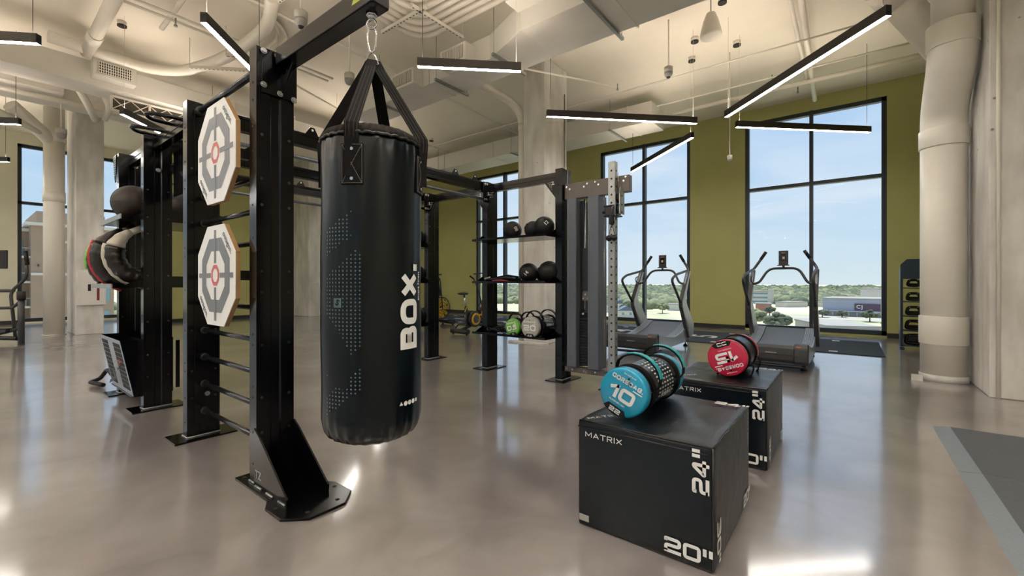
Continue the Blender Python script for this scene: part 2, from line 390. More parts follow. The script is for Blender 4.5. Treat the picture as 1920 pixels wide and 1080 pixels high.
def stroke(name, body, h, m, parent, M=None, sx=1.0, wt=.18, gap=.2, rnd=.25, ext=.0006, wrap=None, slant=0):
    """block lettering of height h built from thick strokes; centred on the origin, in the text plane"""
    T = wt*h; hh = h-T; W = h*sx; quads = []; x = 0
    for chh in body:
        w_, lines = GLY[chh]
        for ln in lines:
            closed = ln[-1] == 'c'; pts = [Vector((p[0]*W+x, p[1]*hh, 0)) for p in ln if p != 'c']
            sharp = chh in 'MAXT' or len(pts) < 3
            if closed:
                mid = (pts[0]+pts[1])/2; P = fillet([mid]+pts[1:]+[pts[0], mid], rnd*h*(1.25 if chh == 'O' and rnd > .3 else 1), 6)
            else: P = pts if sharp else fillet(pts, rnd*h, 5)
            # resample for wrapping
            Q = [P[0]]
            for a_, b_ in zip(P, P[1:]):
                k_ = max(1, int((b_-a_).length/.012)) if wrap else 1
                for j in range(1, k_+1): Q.append(a_.lerp(b_, j/k_))
            L_, R_ = [], []
            for i, q in enumerate(Q):
                if closed and i in (0, len(Q)-1): d1 = (Q[1]-Q[0]).normalized(); d0 = (Q[-1]-Q[-2]).normalized()
                else: d0 = (q-Q[max(0, i-1)]).normalized() if i else (Q[1]-q).normalized(); d1 = (Q[min(len(Q)-1, i+1)]-q).normalized() if i < len(Q)-1 else d0
                n0 = Vector((-d0.y, d0.x, 0)); n1 = Vector((-d1.y, d1.x, 0)); nn = (n0+n1)
                nn = nn.normalized() if nn.length > 1e-6 else n0
                k_ = min(1.6, 1/max(.4, nn.dot(n0))); off_ = nn*T/2*k_
                e_ = Vector((0, 0, 0))
                if not closed and i == 0: e_ = -d1*T/2*(1 if not (chh in 'AXM') else .0)
                if not closed and i == len(Q)-1: e_ = d0*T/2*(1 if not (chh in 'AXM') else .0)
                L_.append(q+off_+e_); R_.append(q-off_+e_)
            quads += [(L_[i], R_[i], R_[i+1], L_[i+1]) for i in range(len(Q)-1)]
        x += w_*W+T+gap*h
    tot = x-gap*h-T; g = G(); OFFS = OFF.get(parent.name, Vector((0, 0, 0))) if parent else Vector((0, 0, 0))
    for qd in quads:
        V = []
        for v in qd:
            co = Vector((v.x-tot/2+slant*(v.y-hh/2), v.y-hh/2, ext)); V.append(wrap(co) if wrap else M @ co)
        g.add(V, [(0, 1, 2, 3)], False)
    me = bpy.data.meshes.new(name); me.from_pydata([Vector(v)-OFFS for v in g.V], [], g.F); me.materials.append(m); me.update()
    ob = bpy.data.objects.new(name, me); COL.objects.link(ob)
    if parent: ob.parent = parent
    return ob
def MX(loc, face='-y', roll=0):
    """matrix for lettering: face -y/+x/+z, roll = degrees counter-clockwise as read"""
    base = {'-y': Matrix.Rotation(PI/2, 4, 'X'),
            '+x': Matrix.Rotation(PI/2, 4, 'Z') @ Matrix.Rotation(PI/2, 4, 'X'),
            '-x': Matrix.Rotation(-PI/2, 4, 'Z') @ Matrix.Rotation(PI/2, 4, 'X'),
            '+z': Matrix.Identity(4)}[face]
    return Matrix.Translation(Vector(loc)) @ base @ Matrix.Rotation(R(roll), 4, 'Z')

# ================================================================== THE SETTING
H = 5.38
struct('floor', G().bb(-18.9, 5.2, -8.2, 12.3, -.2, 0), FLOOR)
struct('ceiling', G().bb(-18.9, 5.2, -8.2, 12.3, H, H+.2), CEIL)
W1 = (-2.055, .60); W2 = (-5.96, -3.36); W3 = (-11.05, -8.40); WT = 5.07; WB = .09
def wall_with_openings(name, m, along, plane, thick, a0, a1, ops):
    g = G(); cur = a0
    def pc(u0, u1, z0, z1):
        if along == 'x': g.bb(u0, u1, plane, plane+thick, z0, z1)
        else: g.bb(plane, plane+thick, u0, u1, z0, z1)
    for (u0, u1) in sorted(ops):
        pc(cur, u0, 0, H); pc(u0, u1, WT, H); pc(u0, u1, 0, .04); cur = u1
    pc(cur, a1, 0, H)
    return struct(name, g, m)
wall_with_openings('wall_front', GREEN, 'x', 12.0, .3, -15.6, 1.7, [W1, W2, W3])
wall_with_openings('wall_left', CREAM, 'y', -18.7, .3, -8, 3.8, [(1.09, 3.7), (-3.3, -.7), (-7.4, -4.8)])
struct('wall_left_inner', G().bb(-18.7, -15.55, 3.8, 12.0, 0, H), GREEN)
struct('wall_right', G().bb(1.2, 1.5, 10.95, 12.0, 0, H).bb(1.45, 1.75, 8.0, 10.95, 0, H), GREEN)
struct('wall_right_near', G().bb(2.2, 5.2, 6.9, 7.2, 0, H).bb(5.0, 5.2, -8, 6.9, 0, H), CREAM)
wall_with_openings('wall_back', CREAM, 'x', -8.2, .2, -18.7, 5.2, [(-16.4, -13.8), (-12.4, -9.8), (-8.4, -5.8), (-4.4, -1.8), (-.4, 2.2)])
def window(i, along, plane, u0, u1, muls, hz=3.42):
    g = G(); f = .085; d0, d1 = plane+.02, plane+.14
    def pc(a, b, z0, z1, e0=d0, e1=d1):
        if along == 'x': g.bb(a, b, e0, e1, z0, z1)
        else: g.bb(e0, e1, a, b, z0, z1)
    pc(u0, u0+f, .04, WT); pc(u1-f, u1, .04, WT); pc(u0, u1, WT-f, WT); pc(u0, u1, .04, WB+.05)
    for m_ in muls: pc(m_-.036, m_+.036, .04, WT, d0-.04, d1)
    pc(u0, u1, hz-.038, hz+.038, d0-.02, d1)
    o = g.build('window_%d' % i, FRAME); o['kind'] = 'structure'
    q = G()
    if along == 'x': q.bb(u0, u1, plane+.10, plane+.108, .05, WT)
    else: q.bb(plane+.10, plane+.108, u0, u1, .05, WT)
    q.build('pane', GLASS, o)
window(1, 'x', 12.0, *W1, [-.708]); window(2, 'x', 12.0, *W2, [-4.62]); window(3, 'x', 12.0, *W3, [-9.70])
window(4, 'y', -18.6, 1.09, 3.7, [2.4]); window(5, 'y', -18.6, -3.3, -.7, [-2.0]); window(6, 'y', -18.6, -7.4, -4.8, [-6.1])  # last two are out of view, added to let daylight in
for i_, u_ in enumerate((-16.4, -12.4, -8.4, -4.4, -.4)): window(7+i_, 'x', -8.2, u_, u_+2.6, [u_+1.3])  # unseen back windows, added for cool daylight fill
b = G()
for u0, u1 in ((-15.55, W3[0]), (W3[1], W2[0]), (W2[1], W1[0]), (W1[1], 1.2)): b.bb(u0, u1, 11.975, 12, 0, .1)
struct('baseboard_front', b, BASEB)
struct('baseboard_left', G().bb(-18.4, -18.375, -8, 1.09, 0, .1).bb(-15.55, -15.525, 3.8, 7.35, 0, .1).bb(-15.55, -15.525, 7.95, 12, 0, .1), BASEB)
struct('baseboard_right', G().bb(1.175, 1.2, 10.95, 11.975, 0, .1), BASEB)
# structural concrete columns
def column(label, x0, x1, y0, y1, z1=H, m=CONC):
    t = G().bb(x0, x1, y0, y1, 0, z1).build('concrete_column', m, None, .012)
    return tag(t, label, 'column')
column('square board-formed concrete column behind the shelves of grey ball rack, in the middle of the hall', -4.99, -4.505, 6.77, 7.58)
c2 = column('concrete column at far left carrying the white fire extinguisher cabinet', -14.6, -13.42, 1.64, 2.10)
column('large concrete column at the right edge beside the big white pipe', 1.1, 2.2, 6.40, 8.0)
column('plain concrete pilaster on the olive side wall, seen between rig post and punching bag', -15.55, -14.42, 7.35, 7.95, m=CONCL)
# conduits on columns
tag(G().tube([(-4.5+.012, 7.47, 0.0), (-4.5+.012, 7.47, 4.9)], .012, 8).build('conduit', STEEL), 'thin metal conduit running up the right face of the middle concrete column', 'conduit')
tag(G().tube([(1.16, 6.385, 0), (1.16, 6.385, H)], .016, 8).build('conduit', PVC), 'thin pale conduit running up the front corner of the right concrete column', 'conduit')

# rubber flooring
def mat_piece(label, x0, x1, y0, y1):
    t = thing('floor_mat', label, 'mat', ((x0+x1)/2, (y0+y1)/2, 0), 'grey rubber mats at the right edge')
    G().bb(x0+.10, x1, y0, y1, 0, .016).build('mat_surface', MATRUB, t, .003)
    G().prism([(x0, 0), (x0+.10, 0), (x0+.10, .016)], 'y', y0, y1).build('ramp_edge', MATEDGE, t)
mat_piece('grey rubber floor mat at right, rear piece touching the seam nearest the column', .52, 3.4, 3.78, 4.84)
mat_piece('grey rubber floor mat in the lower right corner, front piece before the seam', .52, 3.4, 1.7, 3.77)

# turf track with white hash marks
tf = tag(G().bb(-11.9, .425, 8.83, 10.88, 0, .012).build('turf_track', TURF), 'dark turf training track with white hash marks along the window wall', 'turf track')
x = -.15; i = 0
while x > -11.5:
    for yy in (10.66, 9.02):
        G().bb(x-.14, x-.02, yy-.06, yy+.06, .012, .0135).build('hash_mark', WHITE, tf)
    i += 1; x -= .4 if i % 2 else 1.05
k = 0
for x in (-1.35, -2.45, -4.3, -6.3, -8.0, -9.7):
    text('numeral', str((5, 5, 4, 3, 2, 1)[k]), .75, WHITE, tf, MX((x, 9.86, .0130), '+z', 90), sx=1.2, bold=.02); k += 1

# ================================================================== CEILING SERVICES
def duct_main():
    t = thing('air_duct', 'wide painted supply duct crossing above the middle column with side registers', 'duct', (-4, 5.2, 4.5))
    z0, z1 = 4.50, 4.86
    G().bb(-3.45, 5.0, 4.62, 5.47, z0, z1).build('duct_body', DUCT, t, .004)
    g = G(); pts = [(-3.45, 4.62), (-3.45, 5.47), (-4.25, 5.5), (-4.25, 4.92)]
    g.prism(pts, 'z', z0, z1); g.build('duct_transition', DUCT, t, .004)
    G().bb(-8.0, -4.25, 4.92, 5.5, z0, z1).build('duct_body', DUCT, t, .004)
    for xx in (-2.2, -.2, 1.8, -5.6, -7.0):
        ya = 4.6 if xx > -3.4 else 4.9
        G().bb(xx-.012, xx+.012, ya, 5.52, z0-.006, z1+.006).build('seam_flange', DUCT, t)
    for xx, ya in ((-2.45, 4.52), (-4.1, 4.80), (-5.35, 4.82), (-6.9, 4.82)):
        h = G().bb(xx-.02, xx+.02, ya, 5.6, z0-.045, z0-.005)
        for yy in (ya+.03, 5.57): h.tube([(xx, yy, z0-.03), (xx, yy, H)], .005, 6)
        h.build('trapeze_hanger', STEEL, t)
    for (x0, x1, y0, zz) in ((-3.5, -2.95, 4.62, 4.86), (-5.1, -4.55, 4.92, 4.62), (-6.35, -5.75, 4.92, 4.60)):
        d = .28 if x0 > -4 else .22
        r = G().bb(x0, x1, y0-d, y0-.002, zz-.11, zz+.16).build('register', DUCT, t, .006)
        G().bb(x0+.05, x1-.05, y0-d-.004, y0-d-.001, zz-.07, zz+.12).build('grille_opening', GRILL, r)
        f = G()
        for q in range(14):
            u = x0+.06+(x1-x0-.12)*q/13; f.bb(u-.005, u+.005, y0-d-.02, y0-d-.003, zz-.07, zz+.12)
        f.build('louvre', PAINTW, r)
    return t
duct_main()
t = thing('air_duct', 'cream duct running parallel to the window wall above the far window', 'duct', (-9, 9.8, 4.7))
G().bb(-15.5, -3.45, 9.4, 10.2, 4.71, 5.15).build('duct_body', DUCT, t, .005)
for xx in range(-14, -3, 2): G().bb(xx-.012, xx+.012, 9.38, 10.22, 4.705, 5.16).build('seam_flange', DUCT, t)
for xx in (-13.1, -10.2, -7.3, -4.4):
    h = G().bb(xx-.02, xx+.02, 9.3, 10.3, 4.66, 4.70)
    for yy in (9.33, 10.27): h.tube([(xx, yy, 4.68), (xx, yy, H)], .005, 6)
    h.build('trapeze_hanger', STEEL, t)
t = thing('air_duct', 'long cream box duct at upper left with a grille register facing the rig', 'duct', (-10.2, 2, 4.5))
G().bb(-10.75, -10.15, -4.0, 7.6, 4.52, 4.92).build('duct_body', DUCT, t, .006)
for yy in (-2.4, -.4, 3.6, 5.6): G().bb(-10.77, -10.13, yy-.012, yy+.012, 4.51, 4.93).build('seam_flange', DUCT, t)
r = G().bb(-10.149, -9.93, 1.42, 1.98, 4.62, 4.93).build('register', DUCT, t, .006)
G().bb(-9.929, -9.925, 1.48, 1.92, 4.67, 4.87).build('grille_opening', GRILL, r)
f = G()
for q in range(15): u = 1.49+.42*q/14; f.bb(-9.924, -9.91, u-.006, u+.006, 4.67, 4.87)
for q in range(5): u = 4.68+.18*q/4; f.bb(-9.924, -9.912, 1.48, 1.92, u-.004, u+.004)
f.build('louvre', PAINTW, r)
r = G().bb(-10.149, -9.93, 4.1, 4.75, 4.62, 4.93).build('register', DUCT, t, .006)
f = G()
for q in range(15): u = 4.14+.57*q/14; f.bb(-9.93, -9.915, u-.006, u+.006, 4.67, 4.87)
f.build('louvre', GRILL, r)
t = thing('air_duct', 'second cream duct beyond the box duct, running over the left concrete column', 'duct', (-12.6, 1, 4.8))
G().bb(-12.9, -12.3, -4.0, 4.9, 4.75, 5.05).build('duct_body', DUCT, t, .006)
G().bb(-12.31, -11.9, .2, 1.3, 4.78, 5.02).build('branch_box', DUCT, t, .006)
for yy in (-2, 0.1, 2.6): G().bb(-12.92, -12.28, yy-.012, yy+.012, 4.74, 5.06).build('seam_flange', DUCT, t)
# framed return grille (cross-braced) hanging left of the rig
t = thing('return_grille', 'cross-braced rectangular return air frame hanging beneath the box duct', 'grille', (-10.2, 2.2, 4.3))
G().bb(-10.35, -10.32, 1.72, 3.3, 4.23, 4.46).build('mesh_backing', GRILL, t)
g = G()
for z in (4.22, 4.46): g.bb(-10.33, -10.29, 1.70, 3.32, z-.015, z+.015)
for q in range(4):
    y = 1.71+.53*q; g.bb(-10.33, -10.29, y-.015, y+.015, 4.22, 4.46)
for q in range(3):
    y0 = 1.71+.53*q
    for s_ in range(2):
        a_, b_ = y0+.265*s_, y0+.265*(s_+1)
        g.tube([(-10.31, a_, 4.23), (-10.31, b_, 4.45)], .008, 6); g.tube([(-10.31, a_, 4.45), (-10.31, b_, 4.23)], .008, 6)
g.build('cross_brace_frame', PAINTW, t)
g = G()
for y in (1.75, 3.27): g.tube([(-10.31, y, 4.45), (-10.31, y, 4.6)], .006, 6)
g.build('hanger_rod', STEEL, t)
def pipe(label, pts, r, m=PVC, fil=0, rings=(), name='ceiling_pipe', n=14):
    t = thing(name, label, 'pipe', pts[0])
    P = fillet(pts, fil) if fil else pts
    G().tube(P, r, n).build('pipe_run', m, t)
    for (a, b, rr) in rings: G().cyl(a, b, rr, 20).build('coupling', m, t)
    return t
pipe('fat white drain pipe sloping down towards the box duct at upper left', [(-2.0, 1.35, 5.27), (-10.0, 1.35, 4.96)], .085, rings=[((-9.5, 1.35, 4.98), (-9.2, 1.35, 4.992), .098)])
pipe('beige sprinkler main crossing the upper left corner above the columns', [(-12.1, -3, 4.68), (-12.1, 3.4, 4.68)], .05)
pipe('thin beige sprinkler pipe along the window side ceiling, furthest from the wall', [(-15, 8.5, 5.1), (1.1, 8.5, 5.1)], .016, n=8)
pipe('thin beige sprinkler pipe along the window side ceiling, middle run', [(-6, 9.74, 5.13), (1.1, 9.74, 5.13)], .018, n=8)
pipe('thick cream pipe along the ceiling close to the window wall', [(-3.3, 10.3, 5.1), (1.3, 10.3, 5.1)], .045)
pipe('cream cross pipe dropping towards the long diagonal lamp, left of the pair', [(-.68, 7.0, 5.2), (-.68, 10.3, 5.15)], .03)
pipe('cream cross pipe dropping towards the long diagonal lamp, right of the pair', [(-.55, 7.0, 5.22), (-.60, 10.3, 5.16), (-.62, 11.6, 5.16)], .045, fil=.1)
pipe('sprinkler branch with turned-down head running off beneath the wide duct', [(-4.35, 5.5, 4.66), (-3.72, 8.2, 5.1)], .018, n=8)
pipe('long thin beige pipe crossing the ceiling above the punching bag', [(-8.4, 3.3, 5.1), (-9.4, 5.9, 5.1), (-9.6, 9.2, 5.1)], .02, n=8)
pipe('thin beige pipe running away from behind the punching bag straps', [(-6.6, 2.0, 5.12), (-7.0, 9.2, 5.12)], .022, n=8)
pipe('one of two thin twin pipes crossing the ceiling left of the near lamp, nearer pipe', [(-7.85, .6, 5.1), (-7.9, 4.5, 5.1)], .022, n=8)
pipe('one of two thin twin pipes crossing the ceiling left of the near lamp, farther pipe', [(-8.02, .6, 5.1), (-8.07, 4.5, 5.1)], .022, n=8)
pipe('small pipe crossing over the twin pipes with a hanging valve', [(-6.4, 2.0, 5.22), (-8.6, 2.02, 5.18)], .035)
pipe('curving insulated pipe sagging across the ceiling behind the rig', [(-9.85, .9, 4.99), (-9.97, 2.1, 4.99), (-9.6, 2.55, 4.99), (-8.4, 2.9, 5.02), (-7.0, 2.95, 5.06), (-6.3, 2.7, 5.1)], .09, fil=.5)
pipe('corrugated branch pipe dropping into the tall left drain pipe', [(-13.0, -.6, 4.9), (-13.3, .5, 4.55), (-13.75, 1.25, 4.35)], .075, fil=.3)
pipe('cream pipe bend joining duct and beige main, beside left column top', [(-11.3, 1.35, 4.9), (-11.5, 1.6, 4.5), (-12.05, 1.75, 4.45)], .06, fil=.15)
pipe('cream pipe bend second from the box duct near the left column top', [(-11.0, 1.62, 4.9), (-11.3, 1.85, 4.55), (-12.05, 1.9, 4.5)], .05, fil=.15)
# bundle of conduits with one elbow, on strut trapezes
for q in range(6):
    d = q*.13; z = 5.05
    pipe('%s cream conduit of the bent bundle over the punching bag' % ('outermost', 'second outermost', 'third outermost', 'third innermost', 'second innermost', 'innermost')[q],
         [(1.0, 4.62-d, z), (-5.45+d, 4.62-d, z), (-5.45+d, 2.2, z)], .045, fil=.35, name='conduit_run')
def trapeze(label, a, b, z):
    t = thing('strut_trapeze', label, 'bracket', (*a, z))
    A, B = Vector((*a, z)), Vector((*b, z)); d = (B-A); L = d.length; ang = math.atan2(d.y, d.x); c = (A+B)/2
    g = G().box(c, (L, .045, .045), (0, 0, ang)); g.m = 1
    for k in range(int(L/.07)): g.box(A+d*((k+.5)*.07/L)+Vector((0, 0, -.0235)), (.03, .014, .002), (0, 0, ang))
    g.build('strut_channel', [PAINTW, GRILL], t)
    r_ = G()
    for P in (A, B): r_.tube([P, (P.x, P.y, H)], .006, 6)
    r_.build('hanger_rod', PAINTW, t)
trapeze('white slotted strut under the conduit bundle, left of the bundle corner', (-5.62, 4.0), (-4.62, 4.0), 4.96)
trapeze('white slotted strut under the conduit bundle, right of the bundle corner', (-4.75, 3.85), (-4.75, 4.85), 4.96)
trapeze('white slotted strut carrying pipes near the top of the rig arm', (-6.1, 2.7), (-5.1, 2.7), 4.96)
trapeze('white slotted strut under the sagging pipe, end with thick bracket', (-9.0, 2.5), (-8.3, 3.2), 4.88)
trapeze('white slotted strut beneath the pipes just left of the nearest rig post', (-8.1, 2.75), (-7.5, 3.3), 4.90)
for q in range(4):
    pipe('pale curved cable tube fanning behind the nearest post top, %s the sagging pipe' % ('closest to', 'second closest to', 'third closest to', 'farthest from')[q],
         [(-6.2-q*.13, 1.6, 5.32), (-6.35-q*.15, 2.3, 5.31), (-7.4, 3.1+q*.14, 5.31), (-8.6, 3.15+q*.14, 5.31)], .03, fil=.5, name='cable_tube', n=8)
# vertical drain pipes
t = thing('drain_pipe', 'tall white drain pipe standing left of the left concrete column', 'pipe', (-13.88, 1.36, 0))
G().cyl((-13.88, 1.36, 0), (-13.88, 1.36, 5.0), .17, 28).build('pipe_run', PVC, t)
for z0, z1 in ((2.93, 3.15), (4.25, 4.45)): G().cyl((-13.88, 1.36, z0), (-13.88, 1.36, z1), .182, 28).build('coupling', PVC, t)
G().tube([(-13.88, 1.36, 4.2), (-13.7, 1.1, 4.45), (-13.4, .7, 4.75)], .13, 18).build('branch', PVC, t)
G().cyl((-13.88, 1.36, 0), (-13.88, 1.36, .02), .19, 24).build('floor_collar', CONC, t)
t = thing('drain_pipe', 'slim white pipe standing against the left side of the middle concrete column', 'pipe', (-5.12, 6.92, 0))
G().tube(fillet([(-5.12, 6.92, 0), (-5.12, 6.92, 4.55), (-5.45, 6.5, 4.85), (-5.5, 5.4, 4.95)], .4), .085, 20).build('pipe_run', PVC, t)
for z0 in (3.2, 4.15): G().cyl((-5.12, 6.92, z0), (-5.12, 6.92, z0+.14), .095, 20).build('coupling', PVC, t)
G().bb(-5.25, -4.4, 6.62, 6.76, 0, .03).build('floor_grout', CONC, t)
t = thing('drain_pipe', 'big white drain pipe with offset bend at right, in front of the concrete column', 'pipe', (.86, 7.2, 0))
px, py, pr_ = .868, 7.21, .205
G().tube([(px, py, 0), (px, py, 2.85)], pr_, 40).build('pipe_run', PVC, t)
G().tube(fillet([(px, py, 2.8), (px, py, 3.15), (px+.01, py-.5, 3.62), (px+.01, py-.5, 3.95)], .2), pr_, 40).build('offset_bend', PVC, t)
G().tube([(px+.01, py-.5, 3.9), (px+.01, py-.5, H)], .175, 40).build('pipe_run', PVC, t)
for a, b, dx, dy, rr in ((.43, .76, 0, 0, .218), (2.75, 2.97, 0, 0, .218), (3.72, 3.98, .01, -.5, .216)):
    G().tube([(px+dx, py+dy, a), (px+dx, py+dy, b)], rr, 40).build('coupling', PVC, t, .006)
g = G().cyl((px, py, 0), (px, py, .075), pr_+.012, 32); g.bb(px-.30, px-.2, py-.25, py-.2, .0, .07)
g.build('base_clamp', CONC, t)
t = thing('drain_pipe', 'white wye pipe behind the big drain pipe, slanting up to the ceiling at left', 'pipe', (.9, 7.75, 3))
G().tube([(.98, 7.95, 0), (.98, 7.95, 4.0)], .11, 24).build('pipe_run', PVC, t)
G().tube([(.98, 7.95, 3.85), (.95, 7.9, 4.15), (.45, 7.45, 4.85)], [.11, .17, .19], 28).build('wye_branch', PVC, t)
G().tube([(.5, 7.5, 4.78), (.2, 7.25, 5.1), (-.2, 7.0, 5.25)], .205, 28).build('upper_run', PVC, t)
G().tube([(.44, 7.44, 4.86), (.33, 7.34, 4.98)], .222, 28).build('coupling', PVC, t)

# canopies, sensors, speakers
def canopy(loc, label):
    t = thing('ceiling_canopy', label, 'canopy', loc, 'round ceiling canopies')
    G().cyl((loc[0], loc[1], H), (loc[0], loc[1], H-.06), .06, 20).build('mount', PAINTW, t)
    G().cyl((loc[0], loc[1], H-.06), (loc[0], loc[1], H-.085), .062, 20).build('cover', HOUS, t)
for x, y, lb in ((-9.3, 1.67, 'dark round canopy on the ceiling at upper left, above the box duct'),
                 (-2.12, 7.85, 'dark round canopy on the ceiling, left one below the bell speaker'),
                 (-1.57, 8.42, 'dark round canopy on the ceiling right of the bell speaker, lower one'),
                 (-2.35, 8.5, 'dark round canopy on the ceiling, lowest one left of the bell speaker'),
                 (-1.5, 7.0, 'dark round canopy on the ceiling half hidden by the bell speaker'),
                 (-6.2, 5.5, 'dark round canopy on the ceiling right of the bag straps'),
                 (-9.7, 8.05, 'small dark canopy low on the ceiling right of the bag, left of two'),
                 (-9.7, 8.6, 'small dark canopy low on the ceiling right of the bag, right of two')):
    canopy((x, y, H), lb)
def sensor(x, y, z, label, s=1.0, dark=True):
    t = thing('hanging_sensor', label, 'ceiling sensor', (x, y, z))
    G().cyl((x, y, z+.1*s), (x, y, H), .008*s+.003, 8).build('drop_rod', PAINTW, t)
    G().lathe([(.045*s, .11*s), (.062*s, .10*s), (.062*s, .03*s)], (x, y, z), 'z', 8).build('mount_box', mat('sensor_grey_box', (176, 172, 164), .5), t)
    G().lathe([(.058*s, .03*s), (.056*s, 0), (.04*s, -.03*s), (.012, -.045*s)], (x, y, z), 'z', 20).build('dome', mat('sensor_dome', (150, 148, 144), .3), t)
    if dark: G().lathe([(.03*s, -.034*s), (.02*s, -.05*s), (.001, -.055*s)], (x, y, z), 'z', 16).build('lens', SCREEN, t)
sensor(-5.45, 2.68, 4.42, 'grey dome camera on a drop rod above the rig arm', 1.35)
sensor(-6.15, 3.78, 4.28, 'grey boxy sensor on a drop rod left of the bag straps', 1.25, False)
sensor(-2.31, 7.06, 4.5, 'grey sensor on a long thin rod right of the wide duct', 1.15)
sensor(-1.75, 8.75, 3.42, 'small pale sensor hanging low on a white cord before the olive wall', .7, False)
sensor(-12.3, 1.3, 4.05, 'pale boxy sensor hanging beside the left concrete column', 1.4, False)
t = thing('pendant_speaker', 'white bell-shaped pendant speaker on the ceiling at upper right', 'speaker', (-1.6, 6.75, 4.7))
G().lathe([(.02, .36), (.06, .34), (.10, .24), (.135, .1), (.15, .02), (.14, 0), (.12, -.01), (.001, -.02)], (-1.6, 6.75, 4.72), 'z', 32).build('bell', PAINTW, t)
G().cyl((-1.6, 6.75, 5.05), (-1.6, 6.75, H), .006, 6).build('cable', HOUS, t)
for (x, y, z, lb) in ((-3.72, 8.25, 5.08, 'small sprinkler head at the end of the duct branch pipe'), (-1.2, 9.74, 5.08, 'small sprinkler head on the middle thin pipe by the long lamp'),
                  (-.9, 11.2, 5.28, 'small sprinkler head just above the right window'), (-7.9, 2.02, 4.98, 'small sprinkler head hanging off the pipe crossing the twin pipes'),
                  (-4.4, 5.9, 5.05, 'small sprinkler head beside the register box of the wide duct')):
    tag(G().cyl((x, y, z), (x, y, z+.1), .012, 8).cyl((x, y, z-.03), (x, y, z), .022, 10).build('sprinkler_head', STEEL), lb, 'sprinkler')

# ================================================================== PENDANT LAMPS
def roof_at(x, y):
    if 9.35 < y < 10.25 and x < -3.4: return 4.71
    if 4.6 < y < 5.52 and x > -8: return 4.5
    if -10.78 < x < -10.12 and -4 < y < 7.6: return 4.52
    if -12.93 < x < -12.27 and -4 < y < 4.9: return 4.75
    return H
def pendant(c, d, L, label, up=None, dark='b'):
    """linear pendant: black housing, glowing strip below, added upward glow for the ceiling"""
    x, y, z = c; t = thing('pendant_light', label, 'pendant lamp', (x, y, z), 'black linear pendant lamps')
    ang = math.atan2(d[1], d[0]); u = Vector((math.cos(ang), math.sin(ang), 0)); C = Vector(c)
    nrm_ = Vector((-u.y, u.x, 0)); g = G().box(c, (L, .058, .056), (0, 0, ang))
    for s in (-1, 1):
        g.box(C+nrm_*s*.0295, (L, .003, .105), (0, 0, ang)); g.box(C+u*s*(L/2-.0015), (.003, .062, .105), (0, 0, ang))
    g.build('housing', HOUS, t)
    G().box(C-Vector((0, 0, .041)), (L-.008, .055, .024), (0, 0, ang)).build('diffuser', GLOWE if up is GLOWR else GLOWD, t)
    G().box(C+Vector((0, 0, .031)), (L-.03, .05, .004), (0, 0, ang)).build('added_up_glow', up or GLOWU, t)  # glow strip added to light the ceiling, not a part of the lamp
    for s in (-1, 1):
        q = C+u*s*(L/2-.06); dk = (s > 0) == (dark == 'b'); G().tube([q+Vector((0, 0, .028)), (q.x, q.y, roof_at(q.x, q.y))], .0038 if dk else .002, 6).build('suspension_cable', HOUS if dk else PAINTW, t)
    return t
ZL = 3.86
S2 = math.sqrt(.5)
def seg(a, b, label, up=None, dark='b'):
    c = ((a[0]+b[0])/2, (a[1]+b[1])/2, ZL); pendant(c, (b[0]-a[0], b[1]-a[1]), math.hypot(b[0]-a[0], b[1]-a[1]), label, up, dark)
seg((.30, 5.70), (-1.58, 7.62), 'longest-looking black linear pendant lamp, rising diagonally to the upper right', dark='a')
seg((-1.54, 8.2), (.27, 9.95), 'black linear pendant lamp hanging in front of the right window')
seg((-3.83, 5.82), (-2.03, 7.62), 'black linear pendant lamp crossing the top of the middle concrete column', dark='a')
seg((-2.28, 8.3), (-4.14, 9.98), 'black linear pendant lamp tilted across the top of the second window')
seg((-4.20, 3.50), (-3.27, 4.38), 'short black linear pendant lamp right of the bag straps', GLOWL, 'a')
seg((-5.2, 1.56), (-6.08, 2.47), 'black linear pendant lamp running down behind the top of the nearest rig post', GLOWL)
seg((-9.05, 1.62), (-10.85, 3.45), 'black linear pendant lamp above the hooped pull-up handles', GLOWL)
seg((-7.12, .58), (-8.9, -1.2), 'black linear pendant lamp cut by the left edge, topmost there', GLOWL, 'a')
seg((-11.0, .68), (-12.8, -1.12), 'black linear pendant lamp cut by the left edge, middle one', GLOWL, 'a')
seg((-14.6, .74), (-16.4, -1.06), 'smallest black linear pendant lamp at the left edge', GLOWL, 'a')
seg((-11.6, 8.0), (-13.3, 9.7), 'far black linear pendant lamp glowing under the rig beams right of the bag', GLOWL)
seg((-9.0, 5.2), (-10.2, 6.5), 'far black linear pendant lamp peeking between post and bag', GLOWL)
for a, b, lb in (((-1.5, 1.8), (.3, 0), 'nearest of the rear lamps'), ((-3.5, -1.2), (-5.3, -3.0), 'left of the nearest rear lamp'), ((.8, -2.8), (2.6, -4.6), 'near the back right window'), ((2.2, 1.6), (4.0, -.2), 'beside the right side wall'), ((-8.0, -3.4), (-6.2, -5.2), 'before the middle back window'), ((-11.5, -4.0), (-9.7, -5.8), 'before the second back window from the left'), ((-4.2, -5.0), (-2.4, -6.8), 'closest to the back wall'), ((-15.5, -3.0), (-13.7, -4.8), 'in the far left rear corner')):
    seg(a, b, 'added unseen black linear lamp behind the viewer, '+lb, GLOWR)  # unseen lamps added to fill the room with light from behind

